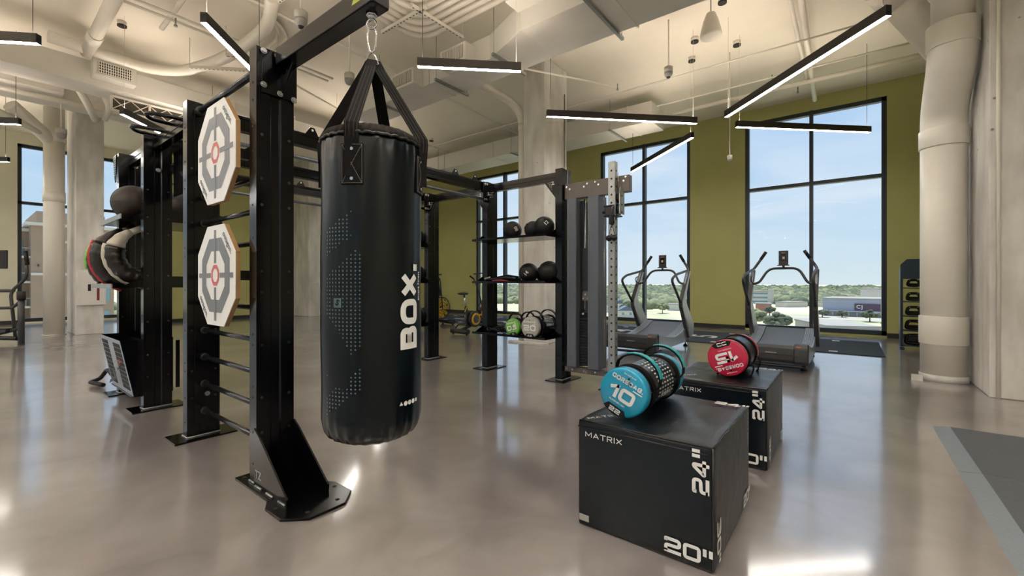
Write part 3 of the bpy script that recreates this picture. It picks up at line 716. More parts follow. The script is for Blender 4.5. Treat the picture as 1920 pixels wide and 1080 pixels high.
# ================================================================== TRAINING RIG
RY1, RY2 = 1.155, 4.475          # front and rear row of uprights
PX = {1: -2.696, 2: -3.885, 3: -5.075, 4: -6.03, 5: -5.04, 6: -3.87, 7: -2.71, 8: -6.03}
rig = thing('training_rig', 'black steel training rig of perforated uprights, beams, ladder rungs and shelves, filling the middle', 'training rig', (-4.4, 2.8, 0))
def bolt(g, c, ax_='x', r=.012, h=.01, s=1):
    v = Vector({'x': (1, 0, 0), 'y': (0, 1, 0)}[ax_])*s
    c = Vector(c); g.cyl(c, c+v*h*.45, r*1.35, 10); g.cyl(c+v*h*.45, c+v*h, r, 6)
def upright(x, y, hx=.046, hy=.105, front=1, plate=True, ztop=2.5):
    g = G(); k = .008
    # channel profile with shallow rib along the wide faces
    g.prism([(x-hx, y-hy), (x+hx, y-hy), (x+hx, y-.03), (x+hx-k, y-.022), (x+hx-k, y+.022), (x+hx, y+.03), (x+hx, y+hy),
             (x-hx, y+hy), (x-hx, y+.03), (x-hx+k, y+.022), (x-hx+k, y-.022), (x-hx, y-.03)], 'z', 0.012, ztop)
    g.m = 1
    for z in [.12, .3, .5, .56, .8, .86, 1.1, 1.35, 1.41, 1.6, 1.85, 1.91, 2.05, 2.2, 2.3]:
        g.cyl((x, y-hy+.0005, z), (x, y-hy-.0012, z), .0075, 8)
    g.m = 2
    for z in [.3, .5, .8, 1.1, 1.22, 1.6, 1.75, 2.0]:
        for dy in (-hy*.72, hy*.72):
            g.cyl((x+hx, y+dy, z), (x+hx+.004, y+dy, z), .0085, 8)
    o = g.build('upright', [BLACK, DKHOLE, BLACK2], rig, .004)
    if plate:
        G().bb(x-.13, x+.13, y-.2, y+.2, 0, .012).build('base_plate', BLACK, o, .003)
        w_ = G()
        w_.tube([(x-hx-.003, y-hy-.003, .016), (x+hx+.003, y-hy-.003, .016), (x+hx+.003, y+hy+.003, .016)], .006, 6)
        w_.build('weld_bead', STEEL, o)
    return o
U = {}
for k in (2, 3, 4): U[k] = upright(PX[k], RY1)
for k in (5, 6, 7, 8): U[k] = upright(PX[k], RY2)
U[1] = upright(PX[1], RY1, plate=False)
# nearest upright: large foot plate and gussets
x1 = PX[1]
G().prism([(-2.845, 1.01), (-2.42, 1.01), (-2.335, .965), (-2.17, .965), (-2.07, 1.06), (-2.07, 1.25), (-2.17, 1.345), (-2.335, 1.345), (-2.42, 1.30), (-2.845, 1.30)], 'z', 0, .014).build('foot_plate', BLACK, U[1], .003)
g = G()
for cx_, cy_ in ((-2.80, 1.045), (-2.80, 1.27), (-2.29, 1.0), (-2.13, 1.08), (-2.13, 1.24), (-2.28, 1.31)): g.cyl((cx_, cy_, .0135), (cx_, cy_, .0152), .011, 10)
g.build('anchor_hole', DKHOLE, U[1])
for y0 in (1.042, 1.262):
    G().prism([(-2.65, .014), (-2.262, .014), (-2.256, .05), (-2.59, .30), (-2.65, .335)], 'y', y0-.005, y0+.005).build('gusset', BLACK, U[1], .002)
g = G()
for y0 in (1.036,):
    for q in range(3): g.tube([(-2.63+q*.14, y0, .018), (-2.55+q*.14, y0, .018)], .006, 6)
g.tube([(-2.735, 1.046, .018), (-2.66, 1.046, .018)], .006, 6)
g.build('weld_bead', STEEL, U[1])
text('cut_out_mark', 'TZ', .06, GREYP, U[1], MX((-2.59, 1.036, .085), '-y', 0), bold=.02)
# arm for the bag
arm = G().bb(-2.62, -1.68, 1.14, 1.235, 2.41, 2.51).build('bag_arm', BLACK, rig, .006)
G().bb(-1.683, -1.676, 1.145, 1.23, 2.415, 2.505).build('end_cap', BLACK2, arm)
G().prism([(-1.835, 2.445), (-1.765, 2.445), (-1.80, 2.505)], 'y', 1.1385, 1.1398).build('warning_label', LIMEW, arm)
G().prism([(-2.65, 2.24), (-2.65, 2.41), (-2.50, 2.41)], 'y', 1.18, 1.195).build('arm_gusset', BLACK, arm, .002)
ap = G().bb(-2.652, -2.642, 1.075, 1.275, 2.24, 2.50).build('arm_plate', BLACK, rig, .003)
for yy, zz in ((1.085, 2.478), (1.16, 2.478), (1.085, 2.285), (1.175, 2.262), (1.255, 2.25)):
    g = G(); bolt(g, (-2.642, yy, zz), 'x', .013, .014); g.build('bolt', CHROME, ap)
# ladder rungs and pull-up bar between uprights one and two
for k in range(11):
    z = .20+.2*k
    if k == 10: continue
    r = G().cyl((PX[2]+.046, RY1, z), (PX[1]-.046, RY1, z), .0165, 14).build('ladder_rung', RUNG, rig)
    G().cyl((PX[2]+.046, RY1, z), (PX[2]+.085, RY1, z), .026, 12).build('rung_socket', BLACK2, r)
    G().cyl((PX[1]-.085, RY1, z), (PX[1]-.046, RY1, z), .026, 12).build('rung_socket', BLACK2, r)
pb = G().cyl((PX[2]+.046, RY1-.03, 2.43), (PX[1]-.046, RY1-.03, 2.43), .0215, 16).build('pull_up_bar', RUNG, rig)
G().cyl((PX[2]+.046, RY1-.03, 2.43), (PX[2]+.1, RY1-.03, 2.43), .032, 14).build('bar_socket', BLACK2, pb)
G().bb(PX[2]+.046, PX[2]+.054, RY1-.06, RY1+.06, .1, 2.47).build('ladder_strip', BLACK, rig, .002)
g = G()
# beams
def beam_y(x, z0=2.375, z1=2.49, w_=.04, y0=RY1+.1, y1=RY2-.1):
    b = G().bb(x-w_, x+w_, y0, y1, z0, z1)
    b.bb(x+w_, x+w_+.004, y0, y1, z0, z0+.03).bb(x+w_, x+w_+.004, y0, y1, z1-.025, z1)
    o = b.build('cross_beam', BLACK, rig, .003)
    for yy in (y0+.75, y0+1.7, y1-.55, y1-.2):
        G().prism([(yy-.07, z1), (yy+.06, z1), (yy+.02, z1+.075), (yy-.02, z1+.075)], 'x', x+.012, x+.022).build('eyelet_bracket', BLACK, o, .002)
        G().cyl((x+.0105, yy, z1+.05), (x+.0235, yy, z1+.05), .011, 10).build('eyelet', CREAM, o)
    return o
for kx in (2, 3, 4):
    beam_y(PX[kx])
    G().cyl((PX[kx]+.03, RY1+.1, 2.265), (PX[kx]+.03, RY2-.1, 2.265), .017, 14).build('pull_up_bar', GREYAL if kx != 3 else BLACK, rig)
def beam_x(xa, xb, y, z0=2.375, z1=2.48):
    o = G().bb(xa, xb, y-.035, y+.035, z0, z1).bb(xa, xb, y-.039, y-.035, z0+.045, z1-.02).build('top_beam', BLACK, rig, .003)
    return o
def gusset_plate(x, y, d, logo=True):
    """triangular perforated plate, d = +1/-1 along x"""
    o = G().prism([(x, 2.375), (x+d*.17, 2.375), (x, 2.16)], 'y', y-.043, y-.037).build('corner_gusset', BLACK, rig, .001)
    f = G()
    for r_ in range(5):
        for c_ in range(5-r_): f.cyl((x+d*(.05+c_*.014), y-.0435, 2.345-r_*.02), (x+d*(.05+c_*.014), y-.0445, 2.345-r_*.02), .0035, 6)
    f.build('punched_dots', CREAM, o)
    text('logo', '2.', .055, WHITE, o, MX((x+d*.028, y-.044, 2.335), '-y', 0), bold=.03)
for a, b in ((3, 2), (4, 3)): beam_x(PX[a]+.046, PX[b]-.046, RY1)
for a, b in ((6, 7), (5, 6), (8, 5)): beam_x(PX[a]+.046, PX[b]-.046, RY2)
for k, d in ((5, 1), (6, 1), (6, -1), (7, -1)):
    gusset_plate(PX[k]+d*.046, RY2-.062, d)
for k in (5, 6):
    bp_ = G().bb(PX[k]+.046, PX[k]+.052, RY2-.19, RY2-.09, 2.22, 2.49).build('joint_plate', BLACK, rig, .002)
    for yy, zz in ((-.16, 2.46), (-.12, 2.46), (-.16, 2.26), (-.12, 2.26)):
        g = G(); bolt(g, (PX[k]+.052, RY2+yy, zz), 'x', .012, .012); g.build('bolt', CHROME, bp_)
gp = G().prism([(-6.14, 2.48), (-5.99, 2.48), (-6.03, 2.2), (-6.07, 2.2)], 'y', 1.03, 1.04).build('corner_gusset', BLACK, rig, .001)
f = G()
for r_ in range(8):
    for c_ in range(3): f.cyl((-6.075+c_*.025, 1.029, 2.44-r_*.024), (-6.075+c_*.025, 1.0285, 2.44-r_*.024), .005, 6)
f.build('punched_dots', CREAM, gp)
# hooped pull-up handles on the front beams
for x in (-4.9, -4.43):
    P = fillet([(x+.06, 1.36, 2.51), (x+.05, 1.05, 2.51), (x, .93, 2.51), (x-.14, 1.0, 2.51), (x-.16, 1.36, 2.51)], .06)
    h = G().tube(P, .017, 12).build('hoop_handle', BLACK, rig)
    G().tube([(x-.05, 1.16, 2.48), (x-.05, 1.30, 2.60)], .01, 8).build('handle_stay', BLACK, h)
g = G(); bolt(g, (PX[3]+.046, RY1, 2.19), 'x', .014, .014); g.build('bolt', CHROME, U[3])
g = G(); bolt(g, (PX[4]+.046, RY1+.03, 2.38), 'x', .014, .014); g.build('bolt', CHROME, U[4])
for zz in (2.46, 2.32, .32):
    g = G(); bolt(g, (PX[2]+.054, RY1+.02, zz), 'x', .013, .014); g.build('bolt', CHROME, U[2])
# shelves
def shelf(x0, x1, y0, y1, z, lip=.035, bright=False):
    g = G().bb(x0, x1, y0, y1, z-.006, z)
    g.bb(x0, x1, y0-.004, y0, z-.006, z+lip*.6).bb(x0, x1, y1, y1+.004, z-.006, z+lip)
    o = g.build('shelf', BLACK, rig, .0015)
    for xx, d in ((x0, 1), (x1, -1)):
        G().prism([(y0+.04, z), (y1, z), (y1, z+.10), (y0+.24, z+.10)], 'x', xx-.003, xx+.003).build('side_bracket', BLACK, o)
    if bright: G().bb(x0, x1, y0-.012, y0-.004, z-.012, z+.03).build('front_lip', STEEL, o)
    return o
for z in (1.70, 1.155, .50): shelf(PX[6]-.03, PX[7]-.05, 4.16, 4.62, z)
for z in (1.70, 1.155, .50): shelf(PX[8]+.05, PX[5]-.05, 4.16, 4.62, z)
shelf(-5.98, -5.12, .92, 1.70, 1.74, bright=True)
shelf(-5.98, -5.12, .86, 1.45, 1.115, bright=True)
# storage bin with slanted slatted front
sb = G()
sb.prism([(1.05, .635), (.905, .635), (1.0, .12), (1.05, .12)], 'x', -5.128, -5.120)
sb.prism([(1.05, .635), (.905, .635), (1.0, .12), (1.05, .12)], 'x', -5.98, -5.972)
sb.bb(-5.98, -5.12, .99, 1.05, .115, .123).bb(-5.98, -5.12, 1.28, 1.29, .12, .635).prism([(1.05, .635), (1.06, .635), (1.06, .12), (1.05, .12)], 'x', -5.98, -5.12)
binn = sb.build('storage_bin', BLACK, rig)
def slant(u, v, d=0):  # u 0..1 along x, v 0..1 up the slanted panel
    return Vector((-5.98+.86*u, 1.0-.095*v-d, .12+.515*v))
def panel(u0, u1, v0, v1, d0, d1):
    g = G(); V = [slant(u, v, d) for d in (d0, d1) for v in (v0, v1) for u in (u0, u1)]
    return g.add(V, [(0, 1, 3, 2), (4, 6, 7, 5), (0, 4, 5, 1), (2, 3, 7, 6), (0, 2, 6, 4), (1, 5, 7, 3)])
panel(0, 1, 0, 1, -.004, 0).build('front_panel', SILV, binn)
for i in range(10):
    v = .09+i*.085
    for (a, b) in ((.06, .36), (.62, .93)):
        panel(a, b, v, v+.074, .0005, .002).build('slot', DKHOLE, binn)
text('logo', 'VA', .3, BLACK2, binn, Matrix.Translation(slant(.49, .42, .004)) @ Matrix.Rotation(R(90-10.4), 4, 'X') @ Matrix.Rotation(PI/2, 4, 'Z') @ Matrix.Rotation(0, 4, 'Z'), sx=.8, bold=.02)
text('logo', 'TRX', .09, TRED, binn, Matrix.Translation(slant(.78, .6, .006)) @ Matrix.Rotation(R(90-10.4), 4, 'X') @ Matrix.Rotation(.35, 4, 'Z'))
# black panel low between uprights two and three
G().bb(-4.97, -4.955, 1.27, 1.30, .18, .62).build('side_plate', BLACK, rig, .002)
G().bb(-4.95, -4.05, 1.25, 1.26, 1.95, 2.36).build('back_panel', BLACK, rig, .002)
h = G().tube(fillet([(-6.42, 1.0, .04), (-6.72, .93, .04), (-6.80, 1.03, .05), (-6.70, 1.08, .17), (-6.42, 1.12, .05)], .05), .022, 12).build('bent_handle', RUBBER)
tag(h, 'black foam-covered bent handle lying on the floor left of the storage bin', 'handle')

# ------------------------------------------------------------------ target boards
def target(zc, xc, label, group):
    y = .99; t = thing('target_board', label, 'target board', (xc, y+.03, zc), group)
    ra, rb = .308, .300
    def octo(r, k=.44): return [(xc-r, zc+r*k), (xc-r*k, zc+r), (xc+r*k, zc+r), (xc+r, zc+r*k), (xc+r, zc-r*k), (xc+r*k, zc-r), (xc-r*k, zc-r), (xc-r, zc-r*k)]
    G().prism(octo(ra), 'y', y+.004, y+.028).build('wood_core', WOOD, t)
    G().prism(octo(ra), 'y', y, y+.004).build('face_panel', BOARD, t)
    def ringo(r0, r1, name, m):
        a, b = octo(r0), octo(r1); V = [(p[0], y-.001, p[1]) for p in a+b]
        return G().add(V, [(i, (i+1) % 8, (i+1) % 8+8, i+8) for i in range(8)]).build(name, m, t)
    ringo(.228, .150, 'grey_ring', TGREY)
    ringo(.064, .040, 'red_ring', TRED)
    for a, b, c, d in ((-.015, .015, .075, .28), (-.015, .015, -.28, -.075), (-.28, -.075, -.015, .015), (.075, .28, -.015, .015)):
        G().bb(xc+a, xc+b, y-.0022, y-.001, zc+c, zc+d).build('crosshair', TGREY, t)
    text('lettering', 'octagon.', .052, TGREY, t, MX((xc+.194, y-.002, zc+.194), '-y', -45))
    text('lettering', 'octagon.', .052, TGREY, t, MX((xc-.194, y-.002, zc-.194), '-y', -45))
    for xx in (xc-.1, xc+.1): G().bb(xx-.02, xx+.02, y+.028, RY1-.017, zc-.03, zc+.03).build('mount_block', BLACK2, t)
target(1.955, -3.09, 'upper white octagonal target board with grey ring on the rig ladder', 'octagonal target boards')
target(1.20, -3.09, 'lower white octagonal target board with grey ring on the rig ladder', 'octagonal target boards')

# ================================================================== PUNCHING BAG
BX, BY, BR = -1.765, 1.203, .222
bag = thing('punching_bag', 'big black cylindrical punching bag hanging from the rig arm, lettered BOX', 'punching bag', (BX, BY, .45))
def wr(r, h, th):
    lo = max(0, 1-(h-.45)/.16); hi = max(0, 1-(1.80-h)/.14)
    return r+(.0045*math.sin(th*23+1.3*math.sin(th*5))*lo+.004*math.sin(th*19+2*math.sin(th*4))*hi)*min(1, r/.15)+.0018*math.sin(th*3+h*7)
prof = [(.001, .445), (.10, .447), (.155, .452), (.192, .470), (.212, .50), (.2205, .54)]
prof += [(.2225-.0008*math.sin(i*.9), .58+i*.06) for i in range(20)]
prof += [(.221, 1.765), (.2175, 1.785)]
G().lathe(prof, (BX, BY, 0), 'z', 144, fn=wr).build('bag_body', VINYL, bag)
def cw(r, h, th): return r+.0035*math.sin(th*46)+.002*math.sin(th*31+1)
G().lathe([(.2165, 1.782), (.2235, 1.789), (.2225, 1.80), (.214, 1.818), (.18, 1.838), (.10, 1.85), (.001, 1.853)], (BX, BY, 0), 'z', 144, fn=cw).build('bag_collar', CAPV, bag)
G().tube([(BX+(.2235+.0035*math.sin(i*1.7))*math.cos(2*PI*i/96), BY+(.2235+.0035*math.sin(i*1.7))*math.sin(2*PI*i/96), 1.786+.003*math.sin(i*2.3)) for i in range(96)], .006, 6, closed=True).build('lacing', BLACK2, bag)
az0 = math.atan2(-BY, -BX)
def onbag(az, z, r=BR): return Vector((BX+r*math.cos(az), BY+r*math.sin(az), z))
def wrapbag(az, z, rot, r=BR+.0012):
    ca, sa = math.cos(rot), math.sin(rot)
    def f(co):
        u = co.x*ca-co.y*sa; v = co.x*sa+co.y*ca
        # seen from outside: right = +azimuth direction
        return onbag(az+u/BR, z+v, r+max(0, co.z))
    return f
apex = Vector((BX+.005, BY, 2.19)); VR = Vector((.562, .827, 0))
for k, dphi in enumerate((-21, 69, 159, 249)):
    az = az0+R(dphi); rad = Vector((math.cos(az), math.sin(az), 0)); tan = Vector((-math.sin(az), math.cos(az), 0))
    V = []; F = []; M_ = []
    path = [(apex+rad*.012, .022), (apex+rad*.03+Vector((0, 0, -.04)), .025)]
    for q in range(1, 7): 
        f_ = q/6; P0 = apex+rad*.03+Vector((0, 0, -.04)); P1 = onbag(az, 1.822, .232); path.append((P0.lerp(P1, f_), .025+.004*f_))
    path += [(onbag(az, 1.795, .2345), .029), (onbag(az, 1.76, .2315), .029), (onbag(az, 1.70, .2275), .029), (onbag(az, 1.60, .227), .029)]
    g = G()
    sgn = 1 if tan.dot(VR) >= 0 else -1
    def wdir(i):
        f_ = min(1, max(0, (i-1)/6.5))**2.2; v_ = VR*sgn*(1-f_)+tan*f_
        return v_.normalized()
    tan_ = tan
    for i, (c, hw) in enumerate(path):
        tan = wdir(i)
        t_ = (path[min(i+1, len(path)-1)][0]-path[max(i-1, 0)][0]).normalized(); nrm = tan.cross(t_).normalized()
        if nrm.dot(rad) < 0: nrm = -nrm
        V += [c-tan*hw-nrm*.0015, c+tan*hw-nrm*.0015, c+tan*hw+nrm*.0025, c-tan*hw+nrm*.0025]
    n_ = len(path)
    for i in range(n_-1):
        for j in range(4): F.append((i*4+j, i*4+(j+1) % 4, (i+1)*4+(j+1) % 4, (i+1)*4+j))
    F += [(0, 1, 2, 3), tuple((n_-1)*4+j for j in (3, 2, 1, 0))]
    st = G().add(V, F, False).build('hanging_strap', WEB, bag)
    sg = G()
    for off_ in (-.78, -.3, .3, .78):
        pts = []
        for i, (c, hw) in enumerate(path[1:-2]):
            tan = wdir(i+1)
            t_ = (path[i+2][0]-path[i][0]).normalized(); nrm = tan.cross(t_).normalized()
            if nrm.dot(rad) < 0: nrm = -nrm
            pts.append(c+tan*hw*off_+nrm*.003)
        sg.tube(pts, .00042, 4)
    sg.build('strap_stitching', mat('strap_thread', (92, 88, 82), .8), st)
    # patch
    g = G(); cols = 7; hw = .046; z0, z1 = 1.565, 1.735; V = []
    for r_ in (BR+.001, BR+.008):
        for i in range(cols+1):
            a_ = az+(-hw+2*hw*i/cols)/BR; V += [onbag(a_, z0, r_), onbag(a_, z1, r_)]
    m_ = (cols+1)*2; F = []
    for i in range(cols):
        a_ = i*2; F += [(a_, a_+2, a_+3, a_+1), (m_+a_, m_+a_+1, m_+a_+3, m_+a_+2), (a_, m_+a_, m_+a_+2, a_+2), (a_+1, a_+3, m_+a_+3, m_+a_+1)]
    F += [(0, 1, m_+1, m_), (cols*2, m_+cols*2, m_+cols*2+1, cols*2+1)]
    pt = g.add(V, F, False).build('strap_patch', WEB, bag, .001)
    def dash(p, q):
        n__ = int(((q[0]-p[0])**2+(q[1]-p[1])**2)**.5/.006)
        for i in range(n__):
            u0 = p[0]+(q[0]-p[0])*i/n__; v0 = p[1]+(q[1]-p[1])*i/n__; u1 = p[0]+(q[0]-p[0])*(i+.6)/n__; v1 = p[1]+(q[1]-p[1])*(i+.6)/n__
            sg2.tube([onbag(az+u0/BR, v0, BR+.0088), onbag(az+u1/BR, v1, BR+.0088)], .0007, 4)
    sg2 = G(); a_, b_, c_, d_ = (-.041, 1.57), (.041, 1.57), (.041, 1.73), (-.041, 1.73)
    for p_, q_ in ((a_, b_), (b_, c_), (c_, d_), (d_, a_), (a_, c_), (b_, d_)): dash(p_, q_)
    sg2.build('patch_stitching', STITCH, pt)
    for zz in (1.712, 1.588):
        c = onbag(az, zz, BR+.007); G().cyl(c, c+rad*.004, .007, 14).build('rivet', CHROME, pt)
# carabiner, eye bolt, ring (hardware)
hw_ = thing('carabiner', 'zinc carabiner and eye bolt holding the punching bag under the rig arm', 'carabiner', (BX, BY-.01, 2.41))
ex, ey = BX+.002, 1.198
G().cyl((ex, ey, 2.41), (ex, ey, 2.385), .016, 14).cyl((ex, ey, 2.408), (ex, ey, 2.398), .026, 6).build('eye_bolt', CHROME, hw_)
dv = Vector((.79, .61, 0))
G().tube([Vector((ex, ey, 2.362))+dv*.022*math.cos(2*PI*i/20)+Vector((0, 0, .022*math.sin(2*PI*i/20))) for i in range(20)], .005, 10, closed=True).build('eye_ring', CHROME, hw_)
P = [Vector((ex, ey, 0))+dv*a+Vector((0, 0, b)) for a, b in ((-.012, 2.345), (0, 2.352), (.014, 2.345), (.023, 2.32), (.019, 2.27), (.011, 2.235), (0, 2.227), (-.009, 2.235), (-.016, 2.27), (-.019, 2.32))]
G().tube(P, .0048, 10, closed=True).build('snap_hook', CHROME, hw_)
P = [Vector((ex, ey, 0))+dv*a+Vector((0, 0, b)) for a, b in ((0, 2.236), (.02, 2.205), (.032, 2.175), (0, 2.165), (-.032, 2.175), (-.02, 2.205))]
G().tube(P, .004, 8, closed=True).build('triangle_link', CHROME, hw_)
# prints on the bag
azt = R(11)
stroke('lettering', 'BOX.', .104, WHITE, bag, None, sx=.80, wt=.27, gap=.09, rnd=.36, wrap=wrapbag(azt-.004/BR, 1.05, PI/2, BR+.004))
text('lettering', 'escape fitness', .024, WHITE, bag, None, wrap=wrapbag(azt+.066/BR, 1.14, PI/2, BR+.004))
g = G()
for q in range(5):
    az = azt-.05/BR+q*.024/BR; k = 3 if q == 0 else (4 if q == 4 else 16)
    c = [onbag(az+.0105*math.cos(2*PI*j/k+(PI/2 if k == 3 else PI/4))/BR, .625+.0105*math.sin(2*PI*j/k+(PI/2 if k == 3 else PI/4)), BR+.0018) for j in range(k)]
    g.add(c, [tuple(range(k))], False)
    c = onbag(az, .625, BR+.0019)
g.build('care_symbols', WHITE, bag)
NC = 10
for (lo0, hi0, lo1, hi1) in ((1.265, 1.375, 1.365, 1.475), (.745, 1.175, .885, 1.31), (.585, .665, .705, .80)):
    g = G()
    for ci in range(NC):
        f_ = ci/(NC-1); phi = R(-55+42*f_); az = az0+phi
        lo = lo0+(lo1-lo0)*f_; hi = hi0+(hi1-hi0)*f_
        z = math.ceil(lo/.0165)*.0165
        while z < hi:
            if not (1.04 < z < 1.1 and .2 < f_ < .55):
                c = [onbag(az+.0037*math.cos(2*PI*j/8)/BR, z+.0037*math.sin(2*PI*j/8), BR+.0015) for j in range(8)]
                g.add(c, [tuple(range(8))], False)
            z += .0165
    g.build('dot_pattern', DOTP, bag)
az = az0+R(-39)
c = [onbag(az+dx/BR, 1.07+dz, BR+.0014) for dx, dz in ((-.02, -.02), (.02, -.02), (.02, .02), (-.02, .02))]
G().add(c, [(0, 1, 2, 3)], False).build('logo_square', DOTP, bag)
text('logo', 'S', .036, VINYL, bag, None, bold=.03, wrap=wrapbag(az, 1.07, -.4, BR+.0018))

# ================================================================== PLYO BOXES
def plyo(x0, y0, label, parent_group):
    x1_, y1_, zt = x0+.61, y0+.762, .508
    t = thing('plyo_box', label, 'plyo box', (x0+.305, y0+.38, 0), parent_group)
    rnd = random.Random(int(y0*100)); n_ = 14
    bm = bmesh.new(); bmesh.ops.create_cube(bm, size=1)
    for e_ in [0]: bmesh.ops.subdivide_edges(bm, edges=bm.edges[:], cuts=n_, use_grid_fill=True)
    for v in bm.verts:
        p = v.co.copy(); sx_, sy_, sz_ = p.x*2, p.y*2, p.z*2
        bul = .010
        if abs(abs(p.x)-.5) < 1e-4: p.x += math.copysign(bul*(1-sy_**2)*(1-sz_**2)/.61, p.x)
        if abs(abs(p.y)-.5) < 1e-4: p.y += math.copysign(bul*.7*(1-sx_**2)*(1-sz_**2)/.762, p.y)
        if p.z > .499: p.z += (.004*math.sin(sx_*2+sy_*3)*(1-sx_**2)+.003*math.sin(sy_*9+sx_*5)*(1-sy_**4)*abs(sx_))/.508-.006*(sx_**8+sy_**8)
        v.co = Vector((x0+.305+p.x*.606, y0+.381+p.y*.758, max(0, (p.z+.5)*.503)))
    for f in bm.faces: f.smooth = True
    off = OFF[t.name]
    for v in bm.verts: v.co -= off
    me = bpy.data.meshes.new('foam_body'); bm.to_mesh(me); bm.free(); me.materials.append(BOXV)
    o = bpy.data.objects.new('foam_body', me); COL.objects.link(o); o.parent = t; OFF[o.name] = off
    md = o.modifiers.new('edge', 'BEVEL'); md.width = .012; md.segments = 3; md.limit_method = 'ANGLE'; md.angle_limit = R(50)
    # seam piping
    for pts in ([(x0+.004, y0, zt-.038), (x1_-.004, y0, zt-.038)],):
        G().tube([(pts[0][0], y0-.0005, pts[0][2]), (pts[1][0]-.02, y0-.0005, pts[1][2])], .003, 6).build('flap_seam', BLACK2, t)
    e1 = G()
    for k in range(25):
        pass
    e1.tube([(x1_-.004, y0+.012+.738*k/24, zt-.010+.0035*math.sin(k*1.3)) for k in range(25)], .0035, 6)
    e1.tube([(x0+.01, y0+.004, zt-.010), (x1_-.01, y0+.004, zt-.010)], .0032, 6)
    e1.tube([(x1_-.004, y0+.004, .01), (x1_-.004, y0+.004, zt-.012)], .003, 6)
    e1.build('edge_piping', BLACK2, t)
    F_ = y0-.0072; Sx = x1_+.008
    stroke('lettering', 'MATRIX', .026, WHITE, t, MX((x0+.137, y0-.005, .440), '-y'), sx=1.0, wt=.16, gap=.24)
    stroke('lettering', '24"', .066, WHITE, t, MX((x1_-.048, y0-.006, .398), '-y', 90), sx=.72, wt=.21, gap=.13, rnd=.16)
    stroke('lettering', '20"', .064, WHITE, t, MX((x1_-.098, y0-.005, .062), '-y'), sx=.86, wt=.22, gap=.12, rnd=.16)
    stroke('lettering', '30"', .062, WHITE, t, MX((x1_+.005, y0+.065, .105), '+x', -90), sx=.8, wt=.22, gap=.12, rnd=.16)
    stroke('lettering', '20"', .06, WHITE, t, MX((x1_+.005, y0+.66, .06), '+x', 0), sx=.8, wt=.22, gap=.12, rnd=.16)
    stroke('lettering', 'MATRIX', .024, WHITE, t, MX((x1_+.0045, y0+.69, .395), '+x', -90), sx=1.0, wt=.16, gap=.24)
    stroke('lettering', '24"', .055, WHITE, t, MX((x1_-.07, y0+.68, zt+.003), '+z', 0), sx=.8, wt=.22, gap=.12, rnd=.16)
    stroke('lettering', 'MATRIX', .026, WHITE, t, MX((x0+.10, y0+.09, zt+.001), '+z', 55), sx=1.0, wt=.16, gap=.24)
    G().bb(x0+.012, x0+.062, y0-.003, y0-.0015, .025, .055).build('care_label', GREYV, t)
plyo(-1.035, 1.84, 'nearest black foam plyo box with blue weight bag on it, lower right', 'black foam plyo boxes')
plyo(-1.01, 3.05, 'farther black foam plyo box with red weight bag on it', 'black foam plyo boxes')

